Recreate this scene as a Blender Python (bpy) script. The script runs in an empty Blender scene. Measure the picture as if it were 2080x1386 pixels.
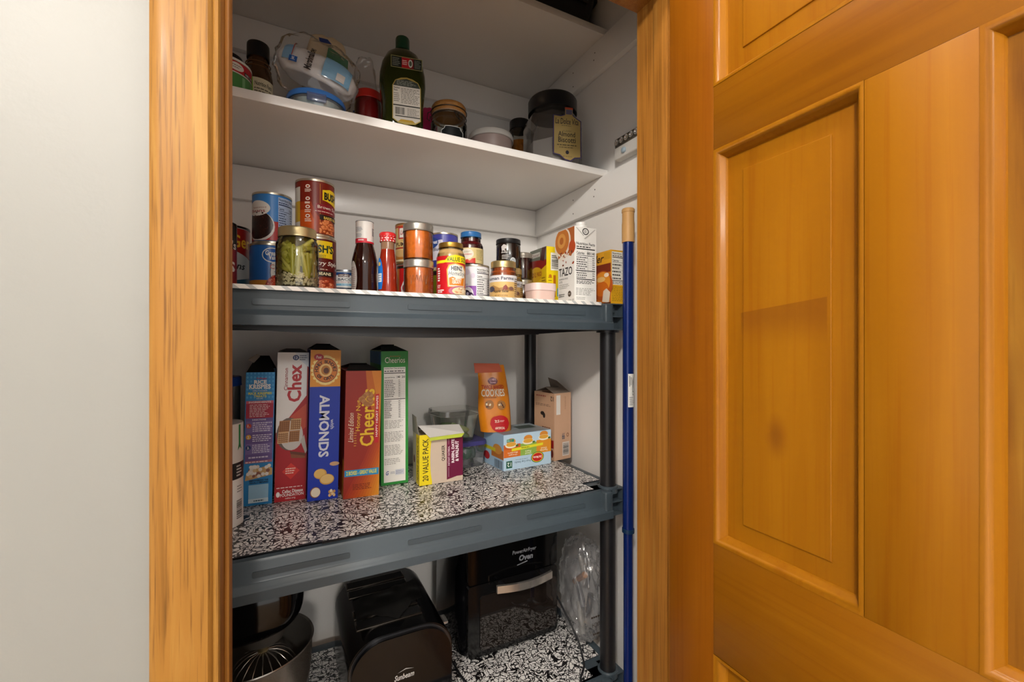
import bpy, bmesh, math, random
from math import sin, cos, tan, atan2, asin, radians, hypot, pi
from mathutils import Vector, Matrix, noise
random.seed(7)
S = bpy.context.scene
C = S.collection

# ---------------------------------------------------------------- camera
TH = radians(27.2); F = 890.0; CX, CY = 1040.0, 693.0; CH = 1.38
cam_data = bpy.data.cameras.new('camera'); cam_data.sensor_width = 36.0
cam_data.lens = 36.0 * F / 2080.0; cam_data.clip_start = 0.02
cam = bpy.data.objects.new('camera', cam_data); C.objects.link(cam)
cam.location = (0, 0, CH); cam.rotation_euler = (pi/2, 0, -TH)
S.camera = cam

# ---------------------------------------------------------------- world, lights, exposure
W = bpy.data.worlds.new('room_light'); S.world = W; W.use_nodes = True
W.node_tree.nodes['Background'].inputs[0].default_value = (1.0, 0.97, 0.93, 1)
W.node_tree.nodes['Background'].inputs[1].default_value = 0.70
def point_light(loc, watts, radius=0.10, color=(1.0, 0.95, 0.88)):
    l = bpy.data.lights.new('room_point_light', 'POINT'); l.shadow_soft_size = radius
    l.energy = watts; l.color = color
    o = bpy.data.objects.new('room_point_light', l); C.objects.link(o); o.location = loc
    return o
point_light((-0.68, -0.68, 2.38), 52, 0.07)
point_light((-0.20, -2.40, 2.28), 42, 0.12)  # added fill lamp, unseen source, brightens the closet from far back
point_light((0.26, 0.30, 2.38), 4.5, 0.06)
S.view_settings.view_transform = 'Standard'; S.view_settings.look = 'None'
S.view_settings.gamma = 1.0; S.view_settings.use_curve_mapping = False
S.view_settings.exposure = 0.98

# ---------------------------------------------------------------- pixel helpers (a pixel gives a direction only)
def ray(u, v=CY):
    a = (u-CX)/F; b = (CY-v)/F
    return Vector((sin(TH)+a*cos(TH), cos(TH)-a*sin(TH), b))
def rat(u): d = ray(u); return d.x/d.y
def onZ(u, v, z):
    d = ray(u, v); t = (z-CH)/d.z; return Vector((d.x*t, d.y*t, z))
def onY(u, v, Y):
    d = ray(u, v); t = Y/d.y; return Vector((d.x*t, Y, CH+d.z*t))
def rnd(uL, uR, Y):
    p = atan2(ray(uL).x, ray(uL).y); q = atan2(ray(uR).x, ray(uR).y); m = (p+q)/2
    X = Y*tan(m); D = hypot(X, Y)
    return X, Y, D*sin((q-p)/2)
def edgeR(uR, Y, r):            # centre X of a round thing of radius r whose right edge shows at uR
    q = atan2(ray(uR).x, ray(uR).y); X = Y*tan(q)-r
    for i in range(8):
        D = hypot(X, Y); X = Y*tan(q-asin(r/D))
    return X
def edgeL(uL, Y, r):
    q = atan2(ray(uL).x, ray(uL).y); X = Y*tan(q)+r
    for i in range(8):
        D = hypot(X, Y); X = Y*tan(q+asin(r/D))
    return X
def topz(v, X, Y, r=0):
    D = hypot(X, Y); m = atan2(X, Y)
    return CH + (CY-v)/F*(D-r)*cos(m-TH)

# ---------------------------------------------------------------- materials
def lin(h):
    if isinstance(h, tuple): return h
    h = h.lstrip('#'); c = [int(h[i:i+2], 16)/255 for i in (0, 2, 4)]
    return tuple((x/12.92 if x <= 0.04045 else ((x+0.055)/1.055)**2.4) for x in c)
MC = {}
def mat(col, rough=0.45, metal=0.0, spec=0.4, var=0.04, scale=60):
    k = (col, rough, metal, spec, var)
    if k in MC: return MC[k]
    m = bpy.data.materials.new('paint_'+str(len(MC))); m.use_nodes = True
    nt = m.node_tree; b = nt.nodes['Principled BSDF']
    c = lin(col)
    b.inputs['Roughness'].default_value = rough; b.inputs['Metallic'].default_value = metal
    b.inputs['Specular IOR Level'].default_value = spec
    tc = nt.nodes.new('ShaderNodeTexCoord'); n = nt.nodes.new('ShaderNodeTexNoise'); n.inputs['Scale'].default_value = scale
    nt.links.new(tc.outputs['Object'], n.inputs['Vector'])
    mx = nt.nodes.new('ShaderNodeMix'); mx.data_type = 'RGBA'
    mx.inputs['A'].default_value = tuple(max(0, x*(1-var)) for x in c)+(1,)
    mx.inputs['B'].default_value = tuple(min(1, x*(1+var)) for x in c)+(1,)
    nt.links.new(n.outputs['Fac'], mx.inputs['Factor']); nt.links.new(mx.outputs['Result'], b.inputs['Base Color'])
    MC[k] = m; return m
def metal(col='#c9c4b8', rough=0.28): return mat(col, rough, 0.8, 0.5, 0.03)
def clear(tint='#ffffff', gloss=0.08, rough=0.04, opacity=0.0, body='#ffffff', name='clear', ior=1.45):
    k = ('clear', tint, gloss, rough, opacity, body, ior)
    if k in MC: return MC[k]
    m = bpy.data.materials.new(name); m.use_nodes = True; nt = m.node_tree
    for n in list(nt.nodes): nt.nodes.remove(n)
    out = nt.nodes.new('ShaderNodeOutputMaterial'); tr = nt.nodes.new('ShaderNodeBsdfTransparent')
    tr.inputs[0].default_value = lin(tint)+(1,)
    gl = nt.nodes.new('ShaderNodeBsdfGlossy'); gl.inputs['Roughness'].default_value = rough
    gl.inputs['Color'].default_value = (1, 1, 1, 1)
    df = nt.nodes.new('ShaderNodeBsdfPrincipled'); df.inputs['Base Color'].default_value = lin(body)+(1,); df.inputs['Roughness'].default_value = 0.3
    m1 = nt.nodes.new('ShaderNodeMixShader'); m1.inputs[0].default_value = opacity
    nt.links.new(tr.outputs[0], m1.inputs[1]); nt.links.new(df.outputs[0], m1.inputs[2])
    fr = nt.nodes.new('ShaderNodeFresnel'); fr.inputs['IOR'].default_value = ior
    ad = nt.nodes.new('ShaderNodeMath'); ad.operation = 'ADD'; ad.inputs[1].default_value = gloss; ad.use_clamp = True
    nt.links.new(fr.outputs[0], ad.inputs[0])
    m2 = nt.nodes.new('ShaderNodeMixShader'); nt.links.new(ad.outputs[0], m2.inputs[0])
    nt.links.new(m1.outputs[0], m2.inputs[1]); nt.links.new(gl.outputs[0], m2.inputs[2])
    nt.links.new(m2.outputs[0], out.inputs[0])
    MC[k] = m; return m
def wood(name, cols, axis=2, long=2.2, cross=42, rough=0.32, pores=0.5, knots=0.0, seed=0.0, coat=0.25, contrast=1.0, band=None, spot=None):
    m = bpy.data.materials.new(name); m.use_nodes = True; nt = m.node_tree; b = nt.nodes['Principled BSDF']
    L = nt.links.new; N = nt.nodes.new
    tc = N('ShaderNodeTexCoord'); mp = N('ShaderNodeMapping'); mp.inputs['Location'].default_value = (seed, seed*1.7, seed*0.6)
    L(tc.outputs['Object'], mp.inputs['Vector'])
    sc = [cross]*3; sc[axis] = long
    m1 = N('ShaderNodeMapping'); m1.inputs['Scale'].default_value = sc; L(mp.outputs[0], m1.inputs[0])
    n1 = N('ShaderNodeTexNoise'); n1.inputs['Scale'].default_value = 1.0; n1.inputs['Detail'].default_value = 5; n1.inputs['Distortion'].default_value = 0.9
    L(m1.outputs[0], n1.inputs['Vector'])
    s2 = [cross*7]*3; s2[axis] = long*3
    m2 = N('ShaderNodeMapping'); m2.inputs['Scale'].default_value = s2; L(mp.outputs[0], m2.inputs[0])
    n2 = N('ShaderNodeTexNoise'); n2.inputs['Scale'].default_value = 1.0; n2.inputs['Detail'].default_value = 3; L(m2.outputs[0], n2.inputs['Vector'])
    n3 = N('ShaderNodeTexNoise'); n3.inputs['Scale'].default_value = 4.0; n3.inputs['Detail'].default_value = 2; L(mp.outputs[0], n3.inputs['Vector'])
    r = N('ShaderNodeValToRGB'); r.color_ramp.interpolation = 'EASE'
    lo, hi = 0.5-0.22/contrast, 0.5+0.22/contrast
    e = r.color_ramp.elements
    e[0].position = lo; e[0].color = lin(cols[0])+(1,); e[1].position = hi; e[1].color = lin(cols[2])+(1,)
    k = e.new(0.5); k.color = lin(cols[1])+(1,)
    a = N('ShaderNodeMath'); a.operation = 'MULTIPLY_ADD'; a.inputs[1].default_value = 0.35; L(n3.outputs['Fac'], a.inputs[0])
    a2 = N('ShaderNodeMath'); a2.operation = 'MULTIPLY'; a2.inputs[1].default_value = 0.65; L(n1.outputs['Fac'], a2.inputs[0])
    L(a2.outputs[0], a.inputs[2]); L(a.outputs[0], r.inputs[0])
    pr = N('ShaderNodeValToRGB'); pr.color_ramp.elements[0].position = 0.30; pr.color_ramp.elements[1].position = 0.47
    d = 1-pores*0.55
    pr.color_ramp.elements[0].color = (d, d*0.92, d*0.82, 1); pr.color_ramp.elements[1].color = (1, 1, 1, 1); L(n2.outputs['Fac'], pr.inputs[0])
    mu = N('ShaderNodeMix'); mu.data_type = 'RGBA'; mu.blend_type = 'MULTIPLY'; mu.inputs['Factor'].default_value = 1
    L(r.outputs[0], mu.inputs['A']); L(pr.outputs[0], mu.inputs['B'])
    last = mu.outputs['Result']
    if knots > 0:
        sk = [7.0]*3; sk[axis] = 3.2
        mk = N('ShaderNodeMapping'); mk.inputs['Scale'].default_value = sk; L(mp.outputs[0], mk.inputs[0])
        nd = N('ShaderNodeTexNoise'); nd.inputs['Scale'].default_value = 14; L(tc.outputs['Object'], nd.inputs['Vector'])
        mxv = N('ShaderNodeMix'); mxv.data_type = 'VECTOR'; mxv.inputs['Factor'].default_value = 0.10
        L(mk.outputs[0], mxv.inputs['A']); L(nd.outputs['Color'], mxv.inputs['B'])
        vo = N('ShaderNodeTexVoronoi'); vo.inputs['Scale'].default_value = 1.0; L(mxv.outputs['Result'], vo.inputs['Vector'])
        kr = N('ShaderNodeValToRGB'); kr.color_ramp.elements[0].position = 0.05; kr.color_ramp.elements[0].color = (0.28, 0.14, 0.06, 1)
        kr.color_ramp.elements[1].position = 0.05+0.28*knots; kr.color_ramp.elements[1].color = (1, 1, 1, 1); L(vo.outputs['Distance'], kr.inputs[0])
        mk2 = N('ShaderNodeMix'); mk2.data_type = 'RGBA'; mk2.blend_type = 'MULTIPLY'; mk2.inputs['Factor'].default_value = min(1, knots*1.2)
        L(last, mk2.inputs['A']); L(kr.outputs[0], mk2.inputs['B']); last = mk2.outputs['Result']
    if band:       # a band of darker colour fading downward and a small knot in one board
        sp = N('ShaderNodeSeparateXYZ'); L(tc.outputs['Object'], sp.inputs[0])
        def mth(op, x, y=None, z=None):
            q = N('ShaderNodeMath'); q.operation = op
            for i_, v_ in enumerate((x, y, z)):
                if v_ is None: continue
                if isinstance(v_, (int, float)): q.inputs[i_].default_value = v_
                else: L(v_, q.inputs[i_])
            return q.outputs[0]
        x0, x1, z0, z1 = band
        fall = N('ShaderNodeMapRange'); fall.interpolation_type = 'SMOOTHSTEP'; L(sp.outputs[2], fall.inputs[0]); fall.inputs[1].default_value = z0-0.03; fall.inputs[2].default_value = z0+0.02
        ztop = mth('MULTIPLY_ADD', sp.outputs[0], 0.11, z1-0.022)
        m_ = mth('MULTIPLY', mth('MULTIPLY', fall.outputs[0], mth('LESS_THAN', sp.outputs[2], ztop)), mth('MULTIPLY', mth('GREATER_THAN', sp.outputs[0], x0-0.02), mth('LESS_THAN', sp.outputs[0], x1)))
        dx = mth('DIVIDE', mth('SUBTRACT', sp.outputs[0], spot[0]), spot[2]); dz = mth('DIVIDE', mth('SUBTRACT', sp.outputs[2], spot[1]), spot[3])
        dd = mth('SQRT', mth('ADD', mth('MULTIPLY', dx, dx), mth('MULTIPLY', dz, dz)))
        kn = N('ShaderNodeMapRange'); kn.interpolation_type = 'SMOOTHSTEP'; L(dd, kn.inputs[0]); kn.inputs[1].default_value = 1.0; kn.inputs[2].default_value = 0.1; kn.inputs[3].default_value = 0; kn.inputs[4].default_value = 1
        dark = mth('MAXIMUM', mth('MULTIPLY', m_, 0.5), mth('MULTIPLY', kn.outputs[0], 0.62))
        md = N('ShaderNodeMix'); md.data_type = 'RGBA'; L(dark, md.inputs['Factor']); L(last, md.inputs['A']); md.inputs['B'].default_value = lin('#6e3a0c')+(1,); last = md.outputs['Result']
    L(last, b.inputs['Base Color'])
    b.inputs['Roughness'].default_value = rough; b.inputs['Coat Weight'].default_value = coat*0.3; b.inputs['Specular IOR Level'].default_value = 0.25; b.inputs['Coat Roughness'].default_value = 0.12
    bp = N('ShaderNodeBump'); bp.inputs['Strength'].default_value = 0.10; bp.inputs['Distance'].default_value = 0.001
    L(n2.outputs['Fac'], bp.inputs['Height']); L(bp.outputs[0], b.inputs['Normal'])
    return m
def plaster(name, col, rough=0.6, bump=0.15, scale=220):
    m = bpy.data.materials.new(name); m.use_nodes = True; nt = m.node_tree; b = nt.nodes['Principled BSDF']
    b.inputs['Base Color'].default_value = lin(col)+(1,); b.inputs['Roughness'].default_value = rough
    tc = nt.nodes.new('ShaderNodeTexCoord'); n = nt.nodes.new('ShaderNodeTexNoise'); n.inputs['Scale'].default_value = scale; n.inputs['Detail'].default_value = 3
    nt.links.new(tc.outputs['Object'], n.inputs[0])
    bp = nt.nodes.new('ShaderNodeBump'); bp.inputs['Strength'].default_value = bump; bp.inputs['Distance'].default_value = 0.001
    nt.links.new(n.outputs['Fac'], bp.inputs['Height']); nt.links.new(bp.outputs[0], b.inputs['Normal'])
    return m
def damask():
    m = bpy.data.materials.new('damask_liner'); m.use_nodes = True; nt = m.node_tree; b = nt.nodes['Principled BSDF']
    L = nt.links.new; N = nt.nodes.new
    tc = N('ShaderNodeTexCoord'); n = N('ShaderNodeTexNoise'); n.inputs['Scale'].default_value = 30; n.inputs['Detail'].default_value = 1.0
    L(tc.outputs['Object'], n.inputs['Vector'])
    mv = N('ShaderNodeVectorMath'); mv.operation = 'MULTIPLY_ADD'; mv.inputs[1].default_value = (0.055, 0.055, 0)
    L(n.outputs['Color'], mv.inputs[0]); L(tc.outputs['Object'], mv.inputs[2])
    vo = N('ShaderNodeTexVoronoi'); vo.feature = 'DISTANCE_TO_EDGE'; vo.inputs['Scale'].default_value = 88; L(mv.outputs[0], vo.inputs['Vector'])
    n2 = N('ShaderNodeTexNoise'); n2.inputs['Scale'].default_value = 105; n2.inputs['Detail'].default_value = 0; n2.inputs['Distortion'].default_value = 1.6; L(tc.outputs['Object'], n2.inputs['Vector'])
    g1 = N('ShaderNodeMath'); g1.operation = 'GREATER_THAN'; g1.inputs[1].default_value = 0.09; L(vo.outputs['Distance'], g1.inputs[0])
    g2 = N('ShaderNodeMath'); g2.operation = 'GREATER_THAN'; g2.inputs[1].default_value = 0.37; L(n2.outputs['Fac'], g2.inputs[0])
    mu = N('ShaderNodeMath'); mu.operation = 'MULTIPLY'; L(g1.outputs[0], mu.inputs[0]); L(g2.outputs[0], mu.inputs[1])
    mx = N('ShaderNodeMix'); mx.data_type = 'RGBA'; mx.inputs['A'].default_value = lin('#141214')+(1,); mx.inputs['B'].default_value = lin('#e9e6e2')+(1,)
    L(mu.outputs[0], mx.inputs['Factor']); L(mx.outputs['Result'], b.inputs['Base Color']); b.inputs['Roughness'].default_value = 0.3
    return m
def stripes():
    m = bpy.data.materials.new('striped_liner'); m.use_nodes = True; nt = m.node_tree; b = nt.nodes['Principled BSDF']
    N = nt.nodes.new; L = nt.links.new
    tc = N('ShaderNodeTexCoord'); d = N('ShaderNodeVectorMath'); d.operation = 'DOT_PRODUCT'; d.inputs[1].default_value = (36.0, 36.0, 45.0)
    L(tc.outputs['Object'], d.inputs[0]); f = N('ShaderNodeMath'); f.operation = 'FRACT'; L(d.outputs['Value'], f.inputs[0])
    g = N('ShaderNodeMath'); g.operation = 'GREATER_THAN'; g.inputs[1].default_value = 0.62; L(f.outputs[0], g.inputs[0])
    mx = N('ShaderNodeMix'); mx.data_type = 'RGBA'; mx.inputs['A'].default_value = lin('#f2eee8')+(1,); mx.inputs['B'].default_value = lin('#b9bbba')+(1,)
    L(g.outputs[0], mx.inputs['Factor']); L(mx.outputs['Result'], b.inputs['Base Color']); b.inputs['Roughness'].default_value = 0.4
    return m
M_WHITE = plaster('white_melamine', '#f6f3ef', 0.28, 0.03)
M_CLOSET = plaster('closet_paint', '#f1eeea', 0.55, 0.2)
M_WALL = plaster('wall_paint', '#868580', 0.5, 0.16, 130)
M_OAK = wood('oak', ('#714a18', '#926528', '#a37a3b'), 2, 3.4, 60, 0.5, 0.85, 0, 2.0, 0.04)
M_OAK2 = wood('oak_jamb', ('#7b4d15', '#9a6424', '#ac7c38'), 2, 2.0, 80, 0.5, 0.8, 0, 5.0, 0.04)
PINE = ('#854d04', '#915a08', '#9a630d')
M_PINE_V = wood('pine_upright', PINE, 2, 1.2, 24, 0.36, 0.12, 0.0, 1.0, 0.2, 0.9)
M_PINE_F = wood('pine_banded', PINE, 2, 1.2, 24, 0.36, 0.12, 0.0, 6.0, 0.2, 0.9, band=(0.1475, 0.2485, CH-0.008+0.018, CH-0.008+0.050), spot=(0.183, CH-0.008-0.132, 0.020, 0.038))
M_PINE_S = wood('pine_stile', ('#713b03', '#7e4605', '#885009'), 2, 1.2, 24, 0.36, 0.14, 0.0, 9.0, 0.2, 0.9)
M_PINE_H = wood('pine_rail', ('#774403', '#844f05', '#8f5b0b'), 0, 1.2, 24, 0.36, 0.12, 0.0, 3.0, 0.2, 0.9)
M_PINE_K = wood('pine_knotty', ('#582e05', '#80510e', '#8e631a'), 2, 2.4, 30, 0.36, 0.3, 0.5, 4.3, 0.2, 1.1)
M_GREY = mat('#3e484f', 0.34, 0, 0.45, 0.05, 30)
M_BLACKP = mat('#17171a', 0.38, 0, 0.5)
M_GLOSSB = mat('#08080a', 0.10, 0, 0.5, 0.02)
M_STEEL = metal('#b9b4ab', 0.22)
M_DAMASK = damask(); M_STRIPE = stripes()
GLASS = clear('#f4f7f4', 0.03, 0.03, 0.0, '#ffffff', 'jar_glass')
FILM = clear('#f6f6f6', 0.10, 0.07, 0.12, '#e2e2e6', 'plastic_film', 1.2)
TUB = clear('#e8e8e6', 0.03, 0.2, 0.35, '#e4e2de', 'cloudy_plastic')

# ---------------------------------------------------------------- mesh helpers
def finish(bm, name, m, parent=None, smooth=True, ang=35):
    me = bpy.data.meshes.new(name)
    bmesh.ops.recalc_face_normals(bm, faces=bm.faces[:])
    bm.to_mesh(me); bm.free()
    if smooth:
        for p in me.polygons: p.use_smooth = True
        me.set_sharp_from_angle(angle=radians(ang))
    for x in (m if isinstance(m, (list, tuple)) else [m]): me.materials.append(x)
    o = bpy.data.objects.new(name, me); C.objects.link(o)
    if parent: o.parent = parent
    return o
def empty(name, loc, rz=0):
    o = bpy.data.objects.new(name, None); C.objects.link(o); o.empty_display_size = 0.02
    o.location = loc; o.rotation_euler = (0, 0, rz); return o
def tag(o, label, cat, group=None):
    o['label'] = label; o['category'] = cat
    if group: o['group'] = group
    return o
def struct(o, label=None):
    o['kind'] = 'structure'
    if label: o['label'] = label
    return o
def thing(name, label, cat, loc, rz=0, group=None): return tag(empty(name, loc, rz), label, cat, group)
def bx(bm, x0, x1, y0, y1, z0, z1, bev=0, seg=2, mtx=None):
    r = bmesh.ops.create_cube(bm, size=1.0)
    vs = r['verts']
    bmesh.ops.scale(bm, vec=(x1-x0, y1-y0, z1-z0), verts=vs)
    bmesh.ops.translate(bm, vec=((x0+x1)/2, (y0+y1)/2, (z0+z1)/2), verts=vs)
    if bev:
        es = list({e for v in vs for e in v.link_edges})
        q = bmesh.ops.bevel(bm, geom=es, offset=bev, segments=seg, affect='EDGES', profile=0.5)
        vs = list({v for f in q['faces'] for v in f.verts} | {v for v in vs if v.is_valid})
    if mtx: bmesh.ops.transform(bm, matrix=mtx, verts=vs)
    return vs
def box(name, x0, x1, y0, y1, z0, z1, m, parent=None, bev=0, seg=2):
    bm = bmesh.new(); bx(bm, x0, x1, y0, y1, z0, z1, bev, seg); return finish(bm, name, m, parent, smooth=bool(bev))
def lathe(name, prof, m, parent=None, seg=40, sx=1, sy=1, ang=35, loc=None):
    bm = bmesh.new(); rings = []
    for r, z in prof:
        if r < 1e-6: rings.append([bm.verts.new((0, 0, z))])
        else: rings.append([bm.verts.new((r*sx*cos(2*pi*i/seg), r*sy*sin(2*pi*i/seg), z)) for i in range(seg)])
    for a, b in zip(rings, rings[1:]):
        for i in range(seg):
            j = (i+1) % seg
            if len(a) == 1 and len(b) == 1: continue
            if len(a) == 1: bm.faces.new((a[0], b[j], b[i]))
            elif len(b) == 1: bm.faces.new((a[i], a[j], b[0]))
            else: bm.faces.new((a[i], a[j], b[j], b[i]))
    o = finish(bm, name, m, parent, True, ang)
    if loc: o.location = loc
    return o
def tube_bm(bm, pts, r, seg=8, closed=False):
    pts = [Vector(p) for p in pts]; n = len(pts); rings = []
    up = Vector((0, 0, 1))
    for i, p in enumerate(pts):
        t = (pts[(i+1) % n if closed else min(i+1, n-1)]-pts[i-1 if (closed or i) else 0]).normalized()
        a = t.cross(up)
        if a.length < 1e-3: a = t.cross(Vector((1, 0, 0)))
        a.normalize(); b = t.cross(a)
        rings.append([bm.verts.new(p+(a*cos(2*pi*k/seg)+b*sin(2*pi*k/seg))*r) for k in range(seg)])
    m = n if closed else n-1
    for i in range(m):
        A, B = rings[i], rings[(i+1) % n]
        for k in range(seg):
            j = (k+1) % seg; bm.faces.new((A[k], A[j], B[j], B[k]))
    if not closed: bm.faces.new(rings[0]); bm.faces.new(rings[-1])
def tube(name, pts, r, m, parent=None, seg=8, closed=False):
    bm = bmesh.new(); tube_bm(bm, pts, r, seg, closed); return finish(bm, name, m, parent, True, 60)
def prism(name, poly, y0, y1, m, parent=None, axis='y', smooth=False):
    # poly in (x,z), extruded along y (axis y) or poly in (y,z) extruded along x
    bm = bmesh.new()
    f = (lambda a, b, c: (a, c, b)) if axis == 'y' else ((lambda a, b, c: (c, a, b)) if axis == 'x' else (lambda a, b, c: (a, b, c)))
    A = [bm.verts.new(f(a, b, y0)) for a, b in poly]; B = [bm.verts.new(f(a, b, y1)) for a, b in poly]
    n = len(poly)
    for i in range(n): bm.faces.new((A[i], A[(i+1) % n], B[(i+1) % n], B[i]))
    bm.faces.new(A); bm.faces.new(B[::-1])
    return finish(bm, name, m, parent, smooth, 40)
def pillow(name, w, d, h, m, parent=None, n=26, amp=0.004, freq=40, p=2.6, seed=0, flat=0.0, pinch=0.0):
    bm = bmesh.new(); rows = []
    for i in range(n+1):
        t = -pi/2+pi*i/n; row = []
        for j in range(n*2):
            a = 2*pi*j/(n*2)
            ct = abs(cos(t))**(2/p); st = math.copysign(abs(sin(t))**(2/p), sin(t))
            x = math.copysign(abs(cos(a))**(2/p), cos(a))*ct*w/2; y = math.copysign(abs(sin(a))**(2/p), sin(a))*ct*d/2; z = st*h/2
            y *= 1-pinch*abs(st)
            v = Vector((x, y, z)); q = v*freq+Vector((seed, seed, seed))
            v += v.normalized()*amp*noise.noise(q)+v.normalized()*amp*0.6*noise.noise(q*2.7)
            if v.z < -h/2*(1-flat): v.z = -h/2*(1-flat)
            row.append(bm.verts.new(v))
        rows.append(row)
    for A, B in zip(rows, rows[1:]):
        for j in range(n*2): bm.faces.new((A[j], A[(j+1) % (n*2)], B[(j+1) % (n*2)], B[j]))
    bmesh.ops.remove_doubles(bm, verts=bm.verts[:], dist=1e-6)
    return finish(bm, name, m, parent, True, 80)

# ---------------------------------------------------------------- print (flat ink laid on a face or wrapped round a can)
TX = {}
def text_geo(s, bold=0.0, shear=0.0):
    k = (s, bold, shear)
    if k in TX: return TX[k]
    cu = bpy.data.curves.new('lettering', 'FONT'); cu.body = s; cu.size = 1.0; cu.resolution_u = 2; cu.offset = bold; cu.shear = shear; cu.align_x = 'LEFT'
    ob = bpy.data.objects.new('lettering', cu)
    me = bpy.data.meshes.new_from_object(ob)
    vs = [(v.co.x, v.co.y) for v in me.vertices]; fs = [tuple(p.vertices) for p in me.polygons]
    bpy.data.objects.remove(ob); bpy.data.curves.remove(cu); bpy.data.meshes.remove(me)
    if not vs: vs = [(0, 0), (1, 0), (1, 1)]; fs = []
    x0 = min(v[0] for v in vs); x1 = max(v[0] for v in vs); y0 = min(v[1] for v in vs); y1 = max(v[1] for v in vs)
    vs = [((x-x0)/max(x1-x0, 1e-6), (y-y0)/max(y1-y0, 1e-6)) for x, y in vs]
    TX[k] = (vs, fs, (x1-x0)/max(y1-y0, 1e-6)); return TX[k]
class Print:
    def __init__(s, w, h, frame=None, R=None, z0=0.0, rough=0.4):
        s.w, s.h, s.frame, s.R, s.z0, s.rough = w, h, frame, R, z0, rough
        s.k = 0; s.hold = False; s.d = {}; s.rng = random.Random(3)
    def X(s, x): return s.R*asin(max(-1, min(1, x))) if s.R else x*s.w
    def add(s, pts, faces, col):
        pts = [(x, min(max(y, 0.0), s.h)) for x, y in pts]
        s.k += 0 if s.hold else 1; d = s.d.setdefault(col, []); d.append((s.k, pts, faces))
    def poly(s, pts, col): s.add([(s.X(x), y*s.h) for x, y in pts], [tuple(range(len(pts)))], col); return s
    def rect(s, x0, y0, x1, y1, col): return s.poly([(x0, y0), (x1, y0), (x1, y1), (x0, y1)], col)
    def full(s, col, t0=0.0, t1=1.0, a0=-2.2, a1=2.2):      # band round the can, angles in radians
        s.add([(s.R*a0, t0*s.h), (s.R*a1, t0*s.h), (s.R*a1, t1*s.h), (s.R*a0, t1*s.h)], [(0, 1, 2, 3)], col); return s
    def ell(s, cx, cy, rx, ry, col, n=24, a0=0, a1=2*pi):
        x0, x1 = s.X(cx-rx), s.X(cx+rx); mx, hx = (x0+x1)/2, (x1-x0)/2
        s.add([(mx+hx*cos(a0+(a1-a0)*i/n), (cy+ry*sin(a0+(a1-a0)*i/n))*s.h) for i in range(n if a1-a0 > 6.2 else n+1)], [tuple(range(n if a1-a0 > 6.2 else n+1))], col); return s
    def t(s, txt, x0, y0, x1, y1, col, rot=0, bold=0.0, shear=0.0):
        vs, fs, asp = text_geo(txt, bold, shear)
        X0, X1, Y0, Y1 = s.X(x0), s.X(x1), y0*s.h, y1*s.h
        f = {0: lambda a, b: (a, b), 90: lambda a, b: (1-b, a), -90: lambda a, b: (b, 1-a), 180: lambda a, b: (1-a, 1-b)}[rot]
        out = []
        for a, b in vs:
            p, q = f(a, b); out.append((X0+(X1-X0)*p, Y0+(Y1-Y0)*q))
        s.add(out, fs, col); return s
    def arc(s, txt, cx, cy, r, a0, a1, size, col, bold=0.03):  # letters round a ring, metres for r and size, angles in degrees
        n = len(txt); C0, D0 = s.X(cx), cy*s.h
        for i, ch in enumerate(txt):
            if ch == ' ': continue
            a = radians(a0+(a1-a0)*(i+0.5)/n); vs, fs, asp = text_geo(ch, bold)
            up = 1 if a1 < a0 else -1
            out = []
            for x, y in vs:
                lx, ly = (x-0.5)*size*min(asp, 1.2), (y-0.5)*size
                ex, ey = (cos(a), sin(a))
                tx, ty = (sin(a), -cos(a)) if up > 0 else (-sin(a), cos(a))
                nx, ny = (ex, ey) if up > 0 else (-ex, -ey)
                out.append((C0+ex*r+tx*lx+nx*ly, D0+ey*r+ty*lx+ny*ly))
            s.add(out, fs, col)
        return s
    def lines(s, x0, y0, x1, y1, n, col, fill=0.45, words=True):
        pts, fs = [], []; H = (y1-y0)/n
        for i in range(n):
            y = y0+H*(i+0.5); x = x0; end = x0+(x1-x0)*s.rng.uniform(0.72, 1.0)
            while x < end:
                L = (x1-x0)*(s.rng.uniform(0.06, 0.2) if words else 1)
                e = min(x+L, end); k = len(pts)
                a, b = s.X(x), s.X(e)
                pts += [(a, (y-H*fill/2)*s.h), (b, (y-H*fill/2)*s.h), (b, (y+H*fill/2)*s.h), (a, (y+H*fill/2)*s.h)]; fs.append((k, k+1, k+2, k+3))
                x = e+(x1-x0)*0.035
        s.add(pts, fs, col); return s
    def bars(s, x0, y0, x1, y1, col='#111111', n=22, horiz=False):
        pts, fs = [], []; p = 0.0; i = 0
        ws = [s.rng.choice((1, 1, 2, 3)) for _ in range(2*n)]; T = sum(ws); q = 0
        for i, w in enumerate(ws):
            if i % 2 == 0:
                a, b = q/T, (q+w)/T; k = len(pts)
                if horiz: ya, yb = y0+(y1-y0)*a, y0+(y1-y0)*b; pts += [(s.X(x0), ya*s.h), (s.X(x1), ya*s.h), (s.X(x1), yb*s.h), (s.X(x0), yb*s.h)]
                else: xa, xb = s.X(x0+(x1-x0)*a), s.X(x0+(x1-x0)*b); pts += [(xa, y0*s.h), (xb, y0*s.h), (xb, y1*s.h), (xa, y1*s.h)]
                fs.append((k, k+1, k+2, k+3))
            q += w
        s.add(pts, fs, col); return s
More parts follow.
